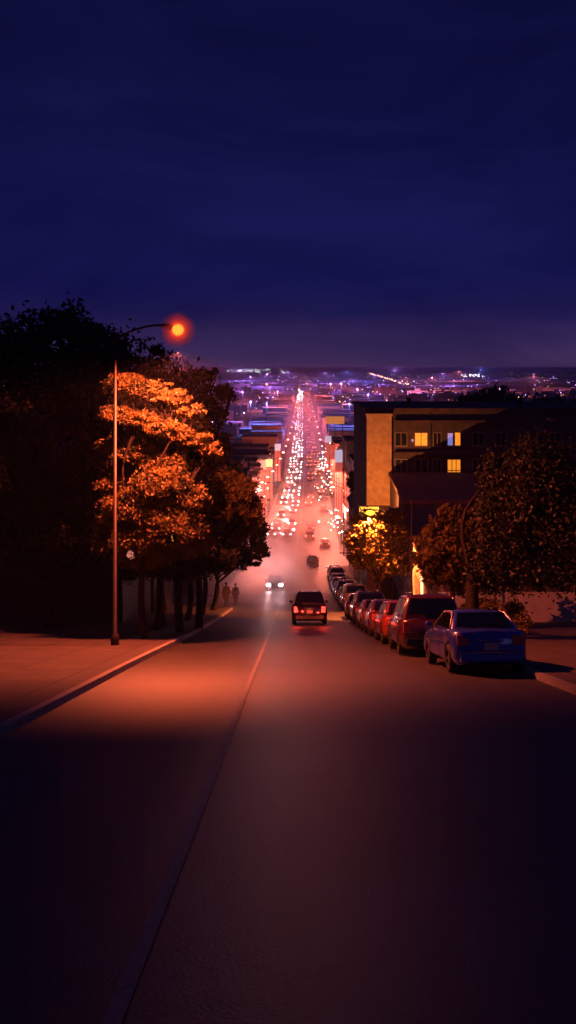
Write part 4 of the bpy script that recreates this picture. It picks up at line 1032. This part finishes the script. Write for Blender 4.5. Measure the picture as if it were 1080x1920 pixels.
# ------------------------------------------------------------------ people at the left corner
M_coat = mat('dark_coat', (.03, .02, .025), .9, scale=8); M_skin = mat('skin', (.30, .17, .12), .6, scale=6); M_hair = mat('dark_hair', (.012, .009, .008), .6, scale=20)
def person(X, Y, rz, label, hgt=1.75, stride=.12, mcoat=None):
    root = empty('person', (X, Y, gz(Y)+.126), (0, 0, rz)); props(root, label, 'person', 'people standing at the left corner')
    k = hgt/1.75
    J = {'pelvis': (0, 0, .95, .13), 'waist': (0, 0, 1.08, .115), 'chest': (0, .01, 1.30, .145), 'neck': (0, .01, 1.48, .06), 'head0': (0, .02, 1.58, .075), 'head1': (0, .02, 1.67, .085)}
    V = []; Rr_ = []; Ed = []
    def add(p, r, par=None):
        V.append(tuple(c_*k for c_ in p)); Rr_.append(r*k)
        if par is not None: Ed.append((par, len(V)-1))
        return len(V)-1
    p0 = add((0, 0, .95), .13); p1 = add((0, 0, 1.10), .115, p0); p2 = add((0, .01, 1.32), .14, p1); p3 = add((0, .01, 1.46), .062, p2); p4 = add((0, .02, 1.58), .078, p3); p5 = add((0, .02, 1.68), .08, p4)
    for s in (-1, 1):
        a = add((s*.10, 0, .90), .095, p0); b_ = add((s*.11, s*stride+.02, .50), .062, a); c_ = add((s*.11, s*stride, .10), .042, b_); d_ = add((s*.12, s*stride+.15, .035), .035, c_)
        a = add((s*.19, 0, 1.40), .055, p2); b_ = add((s*.25, -.02, 1.12), .042, a); c_ = add((s*.26, .06, .88), .03, b_); h_ = add((s*.26, .08, .80), .03, c_)
        for q in range(4): f1 = add((s*(.255+.0), .05+q*.02, .735-.008*(q in (1, 2))), .009, h_); add((s*.24, .055+q*.02, .70), .008, f1)
        f1 = add((s*.235, .115, .785), .010, h_); add((s*.23, .125, .75), .009, f1)
    me = bpy.data.meshes.new('body'); me.from_pydata(V, Ed, []); me.materials.append(M_skin)
    o = bpy.data.objects.new('body', me); col.objects.link(o); o.parent = root
    sm = o.modifiers.new('skin', 'SKIN')
    for i, sv in enumerate(me.skin_vertices[0].data): sv.radius = (Rr_[i], Rr_[i]); sv.use_root = (i == 0)
    ss = o.modifiers.new('sub', 'SUBSURF'); ss.levels = 1; ss.render_levels = 1
    # coat: flared body of cloth, with sleeves
    def loft(secs, name, m):
        v, f = [], []; n = 16
        for (cx, cy, z, rx, ry) in secs:
            for j in range(n):
                a = 2*math.pi*j/n; v.append(((cx+rx*math.cos(a))*k, (cy+ry*math.sin(a))*k, z*k))
        for i in range(len(secs)-1):
            for j in range(n): f.append((i*n+j, i*n+(j+1) % n, (i+1)*n+(j+1) % n, (i+1)*n+j))
        mesh_obj(name, v, f, m, root, True)
    loft([(0, 0, .58, .23, .19), (0, 0, .8, .22, .18), (0, 0, 1.0, .19, .16), (0, 0, 1.12, .17, .145), (0, .01, 1.3, .20, .16), (0, .01, 1.42, .175, .13), (0, .01, 1.49, .08, .08)], 'coat', mcoat or M_coat)
    for s in (-1, 1):
        b = MB(); b.tube([(s*.17*k, .0, 1.43*k), (s*.255*k, -.02*k, 1.12*k), (s*.262*k, .06*k, .86*k)], [.075*k, .06*k, .05*k], 10); b.make('sleeve', mcoat or M_coat, root, True)
        b = MB(); b.tube([(s*.10*k, 0, .92*k), (s*.11*k, (s*stride+.02)*k, .50*k), (s*.11*k, s*stride*k, .09*k)], [.11*k, .08*k, .065*k], 10); b.make('trouser_leg', M_coat, root, True)
        b = MB(); b.ball((s*.115*k, (s*stride+.07)*k, .045*k), .13*k, 12, 6, sx=.42, sy=1, sz=.36); b.make('shoe', M_black, root, True)
    b = MB(); b.ball((0, -.005, 1.69*k), .102*k, 14, 10, sx=.92, sy=1.05, sz=1.0); b.make('hair', M_hair, root, True)
    f_ = MB(); f_.ball((0, .115*k, 1.62*k), .022*k, 8, 5, sz=1.3); f_.ball((-.032*k, .10*k, 1.66*k), .012*k, 8, 5); f_.ball((.032*k, .10*k, 1.66*k), .012*k, 8, 5); f_.make('face_features', M_skin, root, True)
    return root
person(XX(80.5, 424), 80.5, R(20), 'taller person in a dark coat on the left corner, nearer the trees', 1.80)
person(XX(82, 441.5), 82, R(-160), 'shorter person in a dark coat on the left corner, nearer the kerb', 1.68, stride=.06)
# low rail beside them
rl = empty('corner_railing', (XX(83, 432), 83, gz(83)+.126)); props(rl, 'short dark railing between the two people on the left corner', 'railing')
b = MB(); b.tube([(-1.0, 0, 1.0), (.35, 0, 1.0)], .03, 8); b.tube([(-1.0, 0, .55), (.35, 0, .55)], .02, 8); b.make('rail', M_black, rl)
for x in (-1.0, -.3, .35): b = MB(); b.tube([(x, 0, 0), (x, 0, 1.0)], .03, 8); b.make('post', M_black, rl)

# ------------------------------------------------------------------ mist on the hill street, haze over the city
mist('street_mist', -2.2, 92, gz(92)+2.0, 7.5, 28, 4.0, .15, (1, .72, .72), 'pink steam drifting over the road round the oncoming car', nscale=1.6, aniso=.35)
mist('street_mist', 1.5, 165, gz(165)+3, 12, 48, 6.0, .03, (1, .68, .66), 'thin pink mist hanging over the far crossing', nscale=1.8, aniso=.2)
am = mist('avenue_glow_mist', gx(640), 640, 4, 26, 440, 24, .0036, (1, .60, .60), 'rosy haze over the traffic of the far avenue', mode='ball', aniso=.1); am.rotation_euler = (0, 0, -.014)
zt = E+4.2
b = MB(); b.box(-9500, 9500, -70, 25000, -2.5, zt)
ho = b.make('haze', volume_mat('haze_air', .00018, (.95, .88, 1), .2, 'flat')); props(ho, 'thin violet night haze lying over the whole city', 'haze', kind='stuff')
